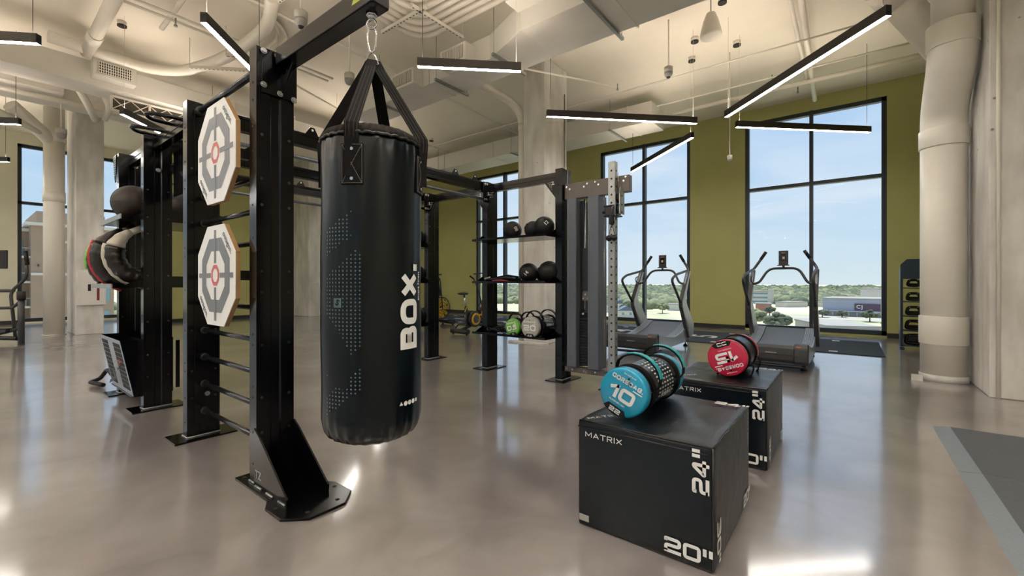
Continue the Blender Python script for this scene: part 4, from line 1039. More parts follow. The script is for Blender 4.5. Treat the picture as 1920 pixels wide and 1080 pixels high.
# ================================================================== COREBAGS
def corebag(loc, r, L, roll, vm, num, lbs, label, extra=False, web=None):
    """axis along +y; front disc at local y=0; loc = centre of the front disc"""
    t = thing('weight_bag', label, 'weight bag', loc, 'cylindrical weight bags with handles')
    x, y, z = loc; n_ = 48; e_ = .022; web = web or vm
    cap = G().lathe([(.001, 0), (r-.012, 0), (r-.004, .003), (r, .012), (r, .05), (r-.003, .055)], (x, y, z), 'y', n_, capped=False)
    cap.build('front_cap', vm, t)
    G().lathe([(r-.003, L-.055), (r, L-.05), (r, L-.012), (r-.004, L-.003), (r-.012, L), (.001, L)], (x, y, z), 'y', n_, capped=False).build('rear_cap', vm, t)
    G().lathe([(r-.002, .052), (r-.0035, .06), (r-.002, .1), (r-.006, L/2), (r-.002, L-.1), (r-.0035, L-.06), (r-.002, L-.052)], (x, y, z), 'y', n_, capped=False).build('barrel', VINYL, t)
    for yy in (.085, L-.115):
        G().lathe([(r-.002, yy), (r+.004, yy+.002), (r+.004, yy+.03), (r-.002, yy+.032)], (x, y, z), 'y', n_, capped=False).build('strap_band', WEB, t)
        P = []
        for i in range(13):
            a = R(150-120*i/12); k = math.sin(PI*i/12); rr = r+.004+.052*k**.6
            P.append((x+rr*math.cos(a), y+yy+.016, z+rr*math.sin(a)))
        h = G(); V = []
        def strapmesh(P, hw, th):
            V = []; g_ = G()
            for i, p in enumerate(P):
                rad = Vector((p[0]-x, 0, p[2]-z)).normalized(); p = Vector(p)
                V += [p+Vector((0, -hw, 0)), p+Vector((0, hw, 0)), p+Vector((0, hw, 0))+rad*th, p+Vector((0, -hw, 0))+rad*th]
            F = []
            for i in range(len(P)-1):
                for j in range(4): F.append((i*4+j, i*4+(j+1) % 4, (i+1)*4+(j+1) % 4, (i+1)*4+j))
            F += [(0, 1, 2, 3), tuple((len(P)-1)*4+j for j in (3, 2, 1, 0))]
            return g_.add(V, F, False)
        hd = strapmesh(P, .016, .008).build('handle', WEB, t, .002)
        strapmesh([Vector(p)+Vector((p[0]-x, 0, p[2]-z)).normalized()*.0082 for p in P[3:11]], .0165, .005).build('handle_cover', web, hd, .0015)
        if extra:
            P2 = [(x+(r+.004+.03*math.sin(PI*i/8))*math.cos(R(-60-60*i/8)), y+yy+.016, z+(r+.004+.03*math.sin(PI*i/8))*math.sin(R(-60-60*i/8))) for i in range(9)]
            strapmesh(P2, .014, .006).build('handle', WEB, t, .001)
            G().bb(x-.03, x+.03, y+yy-.012, y+yy+.044, z-r-.03, z-r-.005).build('buckle', RUBBER, t, .006)
    # reflective grid on the barrel top
    g = G(); nn = 7
    a0, y0, y1 = 78, .17, L-.16
    for i in range(11):
        for j in range(6):
            a = R(a0-52+i*9.5-18); yy = y0+(y1-y0)*(j+.1)/6; da = R(1.9); dy = (y1-y0)/6*.6
            c = [(x+(r-.0028)*math.cos(q), y+v, z+(r-.0028)*math.sin(q)) for q, v in ((a-da, yy), (a+da, yy), (a+da, yy+dy), (a-da, yy+dy))]
            g.add(c, [(0, 1, 2, 3)], False)
    g.build('reflective_grid', GRIDM, t)
    def wb(co): # text round the barrel, reading along y
        a = R(8)+co.y/r; return Vector((x+(r-.001)*math.cos(a), y+L*.5+co.x, z+(r-.001)*math.sin(a)))
    text('lettering', 'COREBAG', .034, WHITE, t, None, bold=.02, wrap=wb)
    def on(u, v, roll_=0): return MX((x+u*r, y-.0012, z+v*r), '-y', roll_)
    stroke('lettering', num, r*.56, WHITE, t, on(0, -.05), sx=.92, wt=.25, gap=.13, rnd=.2)
    stroke('lettering', 'COREBAG.', r*.185, WHITE, t, on(.02, .50), sx=.72, wt=.24, gap=.13, rnd=.3)
    text('lettering', 'KILOGRAMS ( KG )', r*.085, WHITE, t, on(-.05, -.46), bold=.01)
    text('lettering', 'DO NOT SLAM', r*.08, WHITE, t, on(.0, .78), bold=.01)
    G().bb(x+.34*r, x+.74*r, y-.0018, y-.0006, z+.30*r, z+.345*r).build('underline', WHITE, t)
    G().cyl((x, y-.002, z+.66*r), (x, y+.004, z+.66*r), r*.045, 12).build('valve', RUBBER, t)
    pts = [(x+.97*r*math.cos(R(a)), z+.97*r*math.sin(R(a))) for a in range(238, 303, 8)]
    pts += [(x+.36*r, z-.62*r), (x-.36*r, z-.62*r)]
    G().prism(pts, 'y', y-.0016, y+.004).build('badge', RUBBER, t)
    stroke('lettering', lbs, r*.19, WHITE, t, on(0, -.79), sx=1.0, wt=.24, gap=.14, rnd=.25)
    t.rotation_euler = (0, R(roll), 0)
    return t
corebag((-.857, 1.955, .508+.1205), .12, .56, 25, BLUE, '10', '22', 'blue-faced weight bag marked 10 lying on the nearest plyo box', web=TEAL)
corebag((-.672, 3.265, .508+.127), .1265, .47, 160, RED, '15', '33', 'red-faced weight bag marked 15 lying on the farther plyo box', web=RUBBER)
corebag((-2.985, 4.17, .50+.128), .127, .50, 0, GREYV, '20', '44', 'grey-faced weight bag marked 20 on the lowest rig shelf', web=RUBBER)
corebag((-3.275, 4.20, .50+.108), .107, .46, -14, GREENV, '05', '11', 'small green-faced weight bag marked 05 on the lowest rig shelf', web=RUBBER)

# ================================================================== BALLS AND SHELF CONTENTS
DA = Vector((-.74, -.5, .45)).normalized(); DB = Vector((.5, -.85, -.15)).normalized()
def ball(c, r, label, num=None, grip=True, group='black medicine balls', m=None, az=-55, el=5, roll=0):
    t = thing('medicine_ball', label, 'medicine ball', c, group); C_ = Vector(c)
    def dimple(d):
        k = 1-.35*max(0, .26-(d-DA).length)
        return k-.35*max(0, .26-(d-DB).length)
    G().sph(c, r, 40, fn=dimple if grip else None).build('ball_body', m or RUBBER, t)
    if grip:
        d = Vector((-.72, -.5, .48)).normalized(); a_ = d.orthogonal().normalized(); b_ = d.cross(a_)
        G().tube([C_+d*r*.955+(a_*math.cos(2*PI*i/20)+b_*math.sin(2*PI*i/20))*r*.30 for i in range(20)], r*.05, 8, closed=True).build('grip_ring', BLACK2, t)
    if num:
        def wbll(co):
            ca, sa = math.cos(R(roll)), math.sin(R(roll)); u, v = co.x*ca-co.y*sa, co.x*sa+co.y*ca
            A = R(az)+u/r; E_ = R(el)+v/r
            return C_+Vector((math.cos(A)*math.cos(E_), math.sin(A)*math.cos(E_), math.sin(E_)))*(r+.001)
        text('lettering', num, r*.5, WHITE, t, None, bold=.03, wrap=wbll)
    return t
zs = 1.70
ball((-3.42, 4.40, zs+.121), .12, 'black medicine ball marked 08, leftmost on the top rig shelf', '08', az=-30, roll=-65)
ball((-3.13, 4.45, zs+.113), .112, 'black grip ball, middle one on the top rig shelf', None)
ball((-2.905, 4.36, zs+.126), .125, 'black medicine ball marked 12, rightmost on the top rig shelf', '12', grip=False, az=-45, el=15, roll=45)
ball((-3.12, 4.34, 1.155+.121), .12, 'black medicine ball marked 14, left on the middle rig shelf', '14', grip=False, az=-70, el=-5, roll=50)
ball((-3.03, 4.55, 1.155+.111), .11, 'black medicine ball half hidden behind the left ball on the middle rig shelf', None, grip=False)
ball((-2.86, 4.40, 1.155+.131), .13, 'black grip ball at the right end of the middle rig shelf', None)
for i, (xx, zz, lb) in enumerate(((-5.25, 1.70, 'top shelf'), (-5.25, 1.155, 'middle shelf'), (-5.25, .50, 'lowest shelf'))):
    ball((xx, 4.36, zz+.136), .135, 'black ball just right of the punching bag on the far rig bay, '+lb, None, grip=False)
# dark cloth bundle with red, on middle shelf
t = thing('sandbag', 'black sandbag with red fabric side on the middle rig shelf', 'sandbag', (-3.5, 4.35, 1.155), None)
G().tube([(-3.78, 4.3, 1.19), (-3.62, 4.32, 1.20), (-3.45, 4.34, 1.215), (-3.28, 4.36, 1.20)], [.02, .04, .055, .045], 14, flat=.8).build('bag_body', VINYL, t)
G().tube([(-3.62, 4.24, 1.18), (-3.5, 4.25, 1.185), (-3.38, 4.26, 1.175)], [.01, .02, .01], 10, flat=.7).build('red_flap', CRIMSON, t)
G().tube([(-3.8, 4.3, 1.20), (-3.72, 4.31, 1.225)], [.02, .012], 8).build('strap_end', GREYV, t)
t = thing('battle_straps', 'tangle of black straps and clips at the left of the lowest rig shelf', 'straps', (-3.65, 4.35, .5))
rnd = random.Random(3)
for k in range(7):
    cx_, cy_ = -3.80+rnd.random()*.34, 4.24+rnd.random()*.22
    P = [(cx_+.09*math.cos(a)*(.6+rnd.random()*.5), cy_+.06*math.sin(a), .515+.045*abs(math.sin(a*1.5+k))) for a in [i*.7 for i in range(9)]]
    G().tube(fillet(P, .04, 3), .009, 8).build('strap_loop', WEB if k % 2 else RUBBER, t)
# wall balls on the front-left shelf
for c, lb in (((-5.42, 1.06, 1.74+.171), 'large dark brown wall ball on the upper shelf left of the rig, nearer one'),
              ((-5.42, 1.45, 1.74+.171), 'large dark brown wall ball on the upper rig shelf, behind the broad post'),
              ((-5.80, 1.25, 1.74+.171), 'large dark brown wall ball on the upper rig shelf, far left behind')):
    t = thing('wall_ball', lb, 'wall ball', c, 'dark wall balls'); G().sph(c, .17, 40).build('ball_body', LBROWN, t)
    g = G()
    for ax_ in range(2):
        g.tube([Vector(c)+Vector((math.cos(a)*.1708, math.sin(a)*.1708, 0) if ax_ == 0 else (0, math.cos(a)*.1708, math.sin(a)*.1708)) for a in [2*PI*i/48 for i in range(48)]], .0018, 5, closed=True)
    g.build('seam', BLACK2, t)
# crescent training bags
def crescent(x, yc, zc, rad, rt, a0, a1, label, m1, m2, m3=None):
    t = thing('crescent_bag', label, 'training bag', (x, yc-rad, zc), 'crescent training bags on the rig shelf')
    def arc(b0, b1, rr, rt_, n_=14, tap0=1, tap1=1, dx=0):
        P = []; Rs = []
        for i in range(n_+1):
            f_ = i/n_; a = R(b0+(b1-b0)*f_); P.append((x+dx, yc+rr*math.cos(a), zc+rr*math.sin(a))); Rs.append(rt_*(tap0+(tap1-tap0)*f_)*(1+.05*math.sin(i*2.1)))
        return P, Rs
    s1 = a0+(a1-a0)*.32; 
    P, Rs = arc(a0, s1, rad, rt, 8, .40, .92); G().tube(P, Rs, 18).build('bag_end', m1, t)
    P, Rs = arc(s1, a1, rad, rt, 18, .98, .95); G().tube(P, Rs, 18).build('bag_body', m2, t)
    P, Rs = arc(s1-2, a1, rad+rt*.80, rt*(.36 if m3 is LGREY else .30), 18); G().tube(P[:len(P)*2//3] if m3 is GREENV else P, Rs[:len(P)*2//3] if m3 is GREENV else Rs, 10).build('side_panel', m3 or m1, t)
    a = R(a0); g = G().tube([(x, yc+rad*math.cos(a), zc+rad*math.sin(a)), (x, yc+rad*math.cos(a)+.09, zc+rad*math.sin(a)+.055)], [rt*.38, rt*.36], 14)
    g.build('grip', m1, t)
LGREY = mat('light_grey_leather', (170, 164, 152), .4, 0, .06, 20)
DBAG = mat('dark_wrinkled_vinyl', (17, 12, 9), .3, 0, .3, 12, bump=.5, bscale=26)
crescent(-5.28, 1.13, 1.42, .235, .078, 120, 262, 'light grey and black crescent training bag in front on the rig shelf', LGREY, DBAG, LGREY)
crescent(-5.52, 1.10, 1.40, .27, .075, 112, 250, 'black and crimson crescent training bag behind the grey one', DBAG, DBAG, CRIMSON)
crescent(-5.78, 1.10, 1.37, .26, .07, 115, 225, 'rearmost dark crescent training bag with a green edge', DBAG, DBAG, GREENV)

# ================================================================== CABLE MACHINE
cm = thing('cable_machine', 'grey cable pulley machine with weight stack bolted to the right end of the rig', 'cable machine', (-2.3, 4.5, 0))
GP = mat('grey_brown_powder_coat', (86, 80, 76), .4, .1, .06, 30)
tb = G().bb(-2.66, -1.86, 4.42, 4.50, 2.13, 2.31).build('top_beam', GP, cm, .006)
for xx, zz in ((-2.63, 2.275), (-2.585, 2.245), (-2.40, 2.25), (-2.36, 2.28), (-2.22, 2.25), (-2.26, 2.285), (-1.925, 2.25), (-1.90, 2.29)):
    g = G(); bolt(g, (xx, 4.42, zz), 'y', .009, .008, -1); g.build('bolt', CHROME, tb)
lb_ = G().bb(-2.66, -2.0, 4.42, 4.50, .115, .175).build('lower_beam', GP, cm, .005)
for xx in (-2.63, -2.55, -2.40, -2.26):
    g = G(); bolt(g, (xx, 4.42, .147), 'y', .009, .008, -1); g.build('bolt', CHROME, lb_)
def profile(xa, xb, side=False):
    g = G().bb(xa, xb, 4.36, 4.56, .19, 2.12)
    for q in range(1, 6):
        u = xa+(xb-xa)*q/6; g.bb(u-.0015, u+.0015, 4.358, 4.36, .19, 2.12)
    o = g.build('guard_profile', GREYAL, cm, .003)
    G().bb(xb+.0, xb+.004, 4.365, 4.555, .19, 2.12).build('profile_side', NAVY if False else GREYAL, o)
    for xx in (xa+.02, xb-.02): G().cyl((xb+.004, 4.40, .24), (xb+.006, 4.40, .24), .008, 10)
profile(-2.59, -2.475); profile(-2.32, -2.195)
G().bb(-2.475, -2.44, 4.46, 4.60, .19, 2.10).build('stack_shroud', BLACK2, cm)
for xx in (-2.428, -2.345): G().cyl((xx, 4.49, .19), (xx, 4.49, 2.12), .009, 12).build('guide_rod', CHROME, cm)
for k in range(19): G().bb(-2.465, -2.33, 4.43, 4.55, .205+k*.0325, .205+k*.0325+.029).build('weight_plate', RUBBER, cm, .003)
g = G()
for k in range(19): g.bb(-2.352, -2.335, 4.4285, 4.43, .212+k*.0325, .212+k*.0325+.016)
g.build('plate_numbers', WHITE, cm)
G().cyl((-2.40, 4.425, .80), (-2.40, 4.395, .80), .012, 12).build('selector_pin', CHROME, cm)
pb_ = G().prism([(-2.43, .95), (-2.345, .95), (-2.345, 1.03), (-2.36, 1.06), (-2.415, 1.06), (-2.43, 1.03)], 'y', 4.43, 4.44).build('stack_bracket', GP, cm, .002)
for xx, zz in ((-2.415, .975), (-2.36, .975), (-2.388, 1.02)): g = G(); bolt(g, (xx, 4.43, zz), 'y', .008, .006, -1); g.build('bolt', CHROME, pb_)
G().bb(-2.43, -2.335, 4.44, 4.56, 1.06, 1.55).build('carriage_guard', BLACK2, cm)
g = G()
ps = G().bb(-2.06, -1.985, 4.33, 4.405, .03, 2.455); ps.m = 1
for k in range(27):
    z = .12+k*.086; ps.cyl((-2.0225, 4.331, z), (-2.0225, 4.3285, z), .0115, 10); ps.cyl((-1.986, 4.3675, z), (-1.983, 4.3675, z), .0115, 10)
ps.build('slotted_post', [STEEL, DKHOLE], cm, .003)
G().bb(-2.14, -1.90, 4.25, 4.50, 0, .012).build('base_plate', BLACK, cm, .002)
sl = G().bb(-2.085, -1.955, 4.30, 4.43, 1.86, 1.985).build('slider_block', BLACK2, cm, .01)
for zz in (1.87, 1.975): G().bb(-2.095, -1.945, 4.29, 4.44, zz-.008, zz+.008).build('slider_flange', BLACK, sl, .004)
G().cyl((-2.10, 4.35, 1.92), (-2.13, 4.35, 1.92), .02, 14).build('lock_knob', RUBBER, sl)
pl = G().bb(-1.965, -1.955, 4.28, 4.40, 1.86, 2.12).build('pulley_cheek', STEEL, cm, .006)
G().prism([(4.28+.0, 1.88), (4.40, 1.88), (4.40, 2.10), (4.36, 2.16), (4.30, 2.16), (4.28, 2.10)], 'x', -1.915, -1.905).build('pulley_cheek', STEEL, cm, .002)
for zz in (2.05, 1.94): G().cyl((-1.952, 4.34, zz), (-1.918, 4.34, zz), .052, 24).build('pulley_wheel', RUBBER, cm)
for zz in (2.07, 1.98, 1.9): G().cyl((-1.905, 4.33, zz), (-1.90, 4.33, zz), .008, 10).build('axle_bolt', DKHOLE, cm)
G().tube([(-1.955, 4.31, 1.98), (-1.99, 4.28, 1.96), (-2.0, 4.285, 1.88)], .004, 8).build('latch_wire', CHROME, cm)
G().tube([(-1.99, 4.26, 1.87), (-1.985, 4.26, 1.78), (-1.97, 4.26, 1.77)], [.02, .03, .018], 14).build('cable_stop', RUBBER, cm)
for xx in (-2.015, -1.955):
    G().tube([(-1.985, 4.26, 1.80), (xx, 4.26, 1.66)], .003, 6).build('handle_cord', DKHOLE, cm)
    G().sph((xx, 4.255, 1.625), .033, 20).build('grip_ball', RUBBER, cm)
G().cyl((-1.93, 4.30, 2.14), (-1.93, 4.30, 2.31), .0025, 6).build('cable', CHROME, cm)
for xx in (-2.14, -2.115): G().cyl((xx, 4.40, .12), (xx, 4.40, 2.13), .0025, 6).build('cable', CHROME, cm)

# ================================================================== TREADMILLS
TREADM = mat('belt_slat', (98, 102, 110), .42, .1, .05, 30)
GRIPM = mat('side_grip_strip', (112, 116, 124), .4, .1, .05, 30)
def treadmill(x, y, label):
    t = thing('curved_treadmill', label, 'treadmill', (x, y, 0), 'curved treadmills by the window')
    def zc(v): # belt profile, v 0..1.72 along y
        return .34-.115*math.sin(min(1, v/.95)*PI/2)+(max(0, v-.75)/.97)**1.7*.20
    n_ = 58; st_ = 1.70/n_
    g = G()
    for i in range(n_):
        v0, v1 = i*st_+.002, (i+1)*st_-.003; za, zb = zc(v0), zc(v1)
        V = [(x-.27, y+v0, za-.02), (x+.27, y+v0, za-.02), (x+.27, y+v1, zb-.02), (x-.27, y+v1, zb-.02), (x-.27, y+v0, za), (x+.27, y+v0, za), (x+.27, y+v1, zb), (x-.27, y+v1, zb)]
        g.add(V, [(0, 1, 2, 3), (4, 7, 6, 5), (0, 4, 5, 1), (1, 5, 6, 2), (2, 6, 7, 3), (3, 7, 4, 0)], False)
    g.build('running_belt', TREADM, t)
    def strip(xa, xb, dz0, dz1, name, m, y0=.02, y1=1.70):
        V = []; F = []; k = 24
        for i in range(k+1):
            v = y0+(y1-y0)*i/k; V += [(xa, y+v, zc(v)+dz0), (xb, y+v, zc(v)+dz0), (xb, y+v, zc(v)+dz1), (xa, y+v, zc(v)+dz1)]
        for i in range(k):
            for j in range(4): F.append((i*4+j, i*4+(j+1) % 4, (i+1)*4+(j+1) % 4, (i+1)*4+j))
        F += [(0, 1, 2, 3), (k*4+3, k*4+2, k*4+1, k*4)]
        return G().add(V, F, False).build(name, m, t)
    for s in (-1, 1):
        a, b = (x+.275, x+.40) if s > 0 else (x-.40, x-.275)
        sd = strip(a, b, -.03, .012, 'side_deck', GRIPM)
        for q in range(5):
            u = a+.012+(b-a-.024)*q/4; V = []; F = []; k = 24
            for i in range(k+1):
                v = .03+1.65*i/k; zz = zc(v)+.012
                V += [(u-.006, y+v, zz), (u+.006, y+v, zz), (u+.004, y+v, zz+.006), (u-.004, y+v, zz+.006)]
            for i in range(k):
                for j in range(4): F.append((i*4+j, i*4+(j+1) % 4, (i+1)*4+(j+1) % 4, (i+1)*4+j))
            o = G().add(V, F, False).build('grip_ridge', SILV, sd)
        # outer shell
        V = []; F = []; k = 24; xa, xb = (x+.40, x+.425) if s > 0 else (x-.425, x-.40)
        for i in range(k+1):
            v = 1.72*i/k; zb = .10+.0*v if v < 1.3 else .10+(v-1.3)*.16
            if v < .25: zb = .13-.03*v/.25
            V += [(xa, y+v, zb), (xb, y+v, zb), (xb, y+v, zc(v)+.016), (xa, y+v, zc(v)+.016)]
        for i in range(k):
            for j in range(4): F.append((i*4+j, i*4+(j+1) % 4, (i+1)*4+(j+1) % 4, (i+1)*4+j))
        F += [(0, 1, 2, 3), (k*4+3, k*4+2, k*4+1, k*4)]
        G().add(V, F, False).build('side_shell', SILV, t)
        # blade upright, kinked
        px_ = x+s*.435
        G().prism([(y+1.50, .16), (y+1.80, .20), (y+1.82, .40), (y+1.30, .86), (y+1.62, 1.36), (y+1.50, 1.37), (y+1.08, .84), (y+1.10, .74), (y+1.50, .34)], 'x', px_-.022, px_+.022).build('upright_blade', SILV, t, .008)
        G().prism([(y+1.49, .165), (y+1.08, .74), (y+1.075, .84), (y+1.50, 1.365), (y+1.525, 1.35), (y+1.11, .83), (y+1.115, .75), (y+1.52, .18)], 'x', px_-.03, px_+.03).build('blade_trim', CHAR, t, .004)
        G().tube(fillet([(px_, y+1.10, .80), (px_, y+.60, 1.20), (px_, y+.80, 1.285), (px_, y+1.58, 1.385), (px_-s*.17, y+1.62, 1.66)], .10, 6), .021, 14).build('handrail', CHAR, t)
        G().tube([(px_-s*.095, y+1.60, 1.54), (px_-s*.17, y+1.62, 1.665)], .025, 14).build('hand_grip', RUBBER, t)
        for v in (.18, 1.62):
            f_ = G().cyl((x+s*.36, y+v, .03), (x+s*.36, y+v, .12), .012, 10).build('leveling_stem', CHROME, t)
            G().lathe([(.04, 0), (.04, .012), (.02, .032), (.001, .034)], (x+s*.36, y+v, 0), 'z', 18).build('rubber_foot', RUBBER, f_)
    # rear cover
    G().prism([(y-.055, .15), (y-.07, .22), (y-.06, .30), (y-.02, .338), (y+.04, .338), (y+.04, .11), (y-.03, .11)], 'x', x-.27, x+.27).build('rear_cover', CHAR, t, .006)
    for s in (-1, 1):
        G().prism([(y-.065, .14), (y-.085, .22), (y-.075, .31), (y-.02, .36), (y+.05, .365), (y+.05, .10), (y-.04, .10)], 'x', x+s*.27, x+s*.425).build('corner_cover', CHAR, t, .012)
        G().box((x+s*.32, y-.072, .325), (.055, .004, .022), (.55, 0, 0)).build('reflector', ORANGE, t)
    G().bb(x-.05, x+.08, y-.073, y-.069, .235, .245).build('logo_strip', STEEL, t)
    G().bb(x-.26, x+.26, y-.075, y-.062, .215, .222).build('cover_groove', DKHOLE, t)
    G().tube(fillet([(x-.38, y+.25, .07), (x-.38, y-.02, .07), (x+.38, y-.02, .07), (x+.38, y+.25, .07)], .06), .02, 12).build('base_tube', BLACK2, t)
    G().bb(x-.40, x+.40, y+.05, y+1.65, .10, .20).build('frame_box', BLACK2, t)
    G().tube(fillet([(x-.435, y+1.33, 1.13), (x-.33, y+1.36, 1.15), (x-.20, y+1.45, 1.385), (x+.20, y+1.45, 1.385), (x+.33, y+1.36, 1.15), (x+.435, y+1.33, 1.13)], .10, 6), .019, 14).build('cross_bar', CHAR, t)
    cs = G().bb(x-.065, x+.065, y+1.43, y+1.475, 1.44, 1.665).build('console', CHAR, t, .008)
    G().bb(x-.04, x+.04, y+1.428, y+1.43, 1.50, 1.645).build('console_screen', SCREEN, cs)
    G().bb(x-.03, x+.03, y+1.426, y+1.428, 1.625, 1.632).build('screen_graphic', SCRTXT, cs)
    G().bb(x-.012, x+.018, y+1.426, y+1.428, 1.53, 1.57).build('screen_graphic', SCRTXT, cs)
    G().bb(x-.08, x+.08, y+1.41, y+1.47, 1.425, 1.44).build('console_tray', CHAR, cs, .004)
    G().cyl((x, y+1.45, 1.39), (x, y+1.45, 1.43), .018, 12).build('console_neck', CHAR, cs)
    lp = [(x-.42, y+1.38, 1.15), (x-.42, y+1.22, 1.17), (x-.42, y+1.22, 1.25), (x-.42, y+1.32, 1.27)]
    G().tube(fillet(lp, .03), .009, 8).build('brake_lever', BLACK2, t)
    return t
treadmill(-.845, 6.68, 'curved manual treadmill in front of the right window')
treadmill(-2.75, 6.62, 'curved manual treadmill in front of the second window')

# ================================================================== AIR BIKES
def bike(x, y, label):
    t = thing('exercise_bike', label, 'exercise bike', (x, y, 0), 'yellow and black air bikes')
    fr_ = G()
    fr_.tube(fillet([(x, y+.02, .09), (x, y+.45, .20), (x, y+1.22, .09)], .1), .035, 12)
    fr_.tube([(x, y+.30, .22), (x, y+.18, .60)], .034, 12)
    fr_.tube([(x, y+.55, .28), (x, y+.92, .92)], .03, 12)
    fr_.tube([(x, y+.22, .42), (x, y+.72, .44)], .022, 12)
    fr_.build('frame', BLACK2, t)
    for yy, L in ((0, .52), (1.20, .50)):
        s_ = G().cyl((x-L/2, y+yy, .075), (x+L/2, y+yy, .075), .055, 18).build('stabiliser', BLACK2, t)
        for s in (-1, 1): G().cyl((x+s*(L/2-.05), y+yy, 0), (x+s*(L/2-.05), y+yy, .035), .022, 12).build('rubber_foot', RUBBER, s_)
    G().tube(fillet([(x-.16, y+.02, .12), (x-.14, y+.08, .21), (x+.14, y+.08, .21), (x+.16, y+.02, .12)], .05), .016, 10).build('carry_handle', RUBBER, t)
    sp = G().cyl((x, y+.19, .58), (x, y+.135, .87), .022, 14).build('seat_post', CHROME, t)
    G().tube([(x+.03, y+.18, .60), (x+.08, y+.07, .50)], .008, 8).build('height_lever', YEL, sp)
    st = G().sph((x, y+.11, .91), 1, 24, sc=(.115, .15, .036), fn=lambda d: 1-.25*max(0, d.y)*abs(d.x)).build('saddle', CHAR, t)
    # crank case with yellow ring
    for s in (-1, 1):
        c = (x+s*.03, y+.42, .32)
        G().cyl(c, (x+s*.09, y+.42, .32), .185, 32).build('crank_case', CHAR, t, .01)
        G().tube([(x+s*.092, y+.42+.115*math.cos(a), .32+.115*math.sin(a)) for a in [2*PI*i/28 for i in range(28)]], .026, 8, closed=True).build('yellow_ring', YEL, t)
        G().cyl((x+s*.09, y+.42, .32), (x+s*.108, y+.42, .32), .085, 24).build('crank_disc', GREYAL, t)
        cr_ = G().tube([(x+s*.12, y+.42, .32), (x+s*.12, y+.42+s*.15, .32-.06*s)], .014, 8).build('crank_arm', STEEL, t)
        G().bb(x+s*.13, x+s*.22, y+.42+s*.15-.04, y+.42+s*.15+.04, .32-.06*s-.012, .32-.06*s+.012).build('pedal', RUBBER, cr_, .004)
        G().tube([(x+s*.10, y+.48, .40), (x+s*.11, y+.95, .46)], .02, 8, flat=1).build('link_arm', YEL, t)
        G().tube(fillet([(x+s*.12, y+.90, .42), (x+s*.16, y+.80, .95), (x+s*.22, y+.72, 1.22), (x+s*.24, y+.60, 1.30)], .1, 6), .016, 12).build('moving_handle', CHAR, t)
        G().tube([(x+s*.225, y+.70, 1.24), (x+s*.24, y+.58, 1.31)], .02, 12).build('hand_grip', RUBBER, t)
    fw = G().cyl((x-.015, y+.93, .46), (x+.015, y+.93, .46), .06, 20).build('fan_hub', GREYAL, t)
    for q in range(10):
        a = 2*PI*q/10; g = G(); d = Vector((0, math.cos(a), math.sin(a))); tn = Vector((0, -math.sin(a), math.cos(a))); c0 = Vector((x, y+.93, .46))
        V = []
        for rr, hw in ((.06, .015), (.27, .045)):
            for sx_ in (-.02, .02): V += [c0+d*rr-tn*hw+Vector((sx_, 0, 0)), c0+d*rr+tn*hw+Vector((sx_+.008, 0, 0))]
        g.add(V, [(0, 1, 3, 2), (4, 6, 7, 5), (0, 4, 5, 1), (2, 3, 7, 6), (0, 2, 6, 4), (1, 5, 7, 3)], False).build('fan_blade', YEL, fw)
    for s in (-1, 1):
        cage = G()
        for rr, xx in ((.30, .05), (.24, .07), (.16, .08), (.08, .085)):
            cage.tube([(x+s*xx, y+.93+rr*math.cos(a), .46+rr*math.sin(a)) for a in [2*PI*i/36 for i in range(36)]], .004 if rr < .3 else .012, 6, closed=True)
        for q in range(12):
            a = 2*PI*q/12; cage.tube([(x+s*.085, y+.93+.07*math.cos(a), .46+.07*math.sin(a)), (x+s*.05, y+.93+.3*math.cos(a), .46+.3*math.sin(a))], .003, 5)
        cage.build('fan_cage', BLACK2, t)
    G().cyl((x, y+.93, .80), (x, y+.84, 1.16), .03, 12).build('mast', BLACK2, t)
    cs = G().box((x, y+.80, 1.22), (.16, .05, .14), (-.4, 0, 0)).build('console', CHAR, t, .01)
    G().box((x, y+.77, 1.215), (.12, .006, .09), (-.4, 0, 0)).build('console_screen', GREYAL, cs)
    G().tube(fillet([(x-.2, y+.66, 1.36), (x-.16, y+.84, 1.38), (x+.16, y+.84, 1.38), (x+.2, y+.66, 1.36)], .06), .014, 10).build('fixed_bars', CHAR, t)
    return t
bike(-6.86, 6.92, 'yellow and black air bike left of the second row post with shelves')
bike(-8.85, 7.25, 'yellow and black air bike farther back, half hidden by the rig post')

# ================================================================== KETTLE RACK, CABINET, CROSS TRAINER
t = thing('kettle_rack', 'navy five-tier rack of black grip weights behind the big white pipe', 'weight rack', (1.03, 10.2, 0))
for xx in (.70, 1.36):
    G().prism([(xx-.018, .03), (xx+.018, .03), (xx+.018, 1.40), (xx-.018, 1.40)], 'y', 10.12, 10.40).build('side_frame', NAVY, t, .004)
    G().bb(xx-.03, xx+.03, 10.02, 10.5, 0, .05).build('foot_rail', NAVY, t, .006)
G().prism([(.682, 1.22), (1.378, 1.22), (1.378, 1.47), (1.30, 1.56), (.765, 1.56), (.682, 1.47)], 'y', 10.10, 10.13).build('header_panel', NAVY, t, .003)
G().tube(fillet([(.99, 10.097, 1.335), (.93, 10.097, 1.335), (1.03, 10.097, 1.48), (1.13, 10.097, 1.335), (.99, 10.097, 1.335)], .03), .003, 6).build('header_mark', GREYAL, t)
text('lettering', 'TRX', .05, GREYP, t, MX((1.03, 10.098, 1.368), '-y'), sx=1.3, bold=.02)
text('lettering', 'YBELL', .026, GREYP, t, MX((1.03, 10.098, 1.275), '-y'), sx=1.3)
for k in range(5):
    z = [.07, .33, .58, .83, 1.07][k]
    G().bb(.71, 1.35, 10.11, 10.38, z-.015, z).build('rack_shelf', NAVY, t, .002)
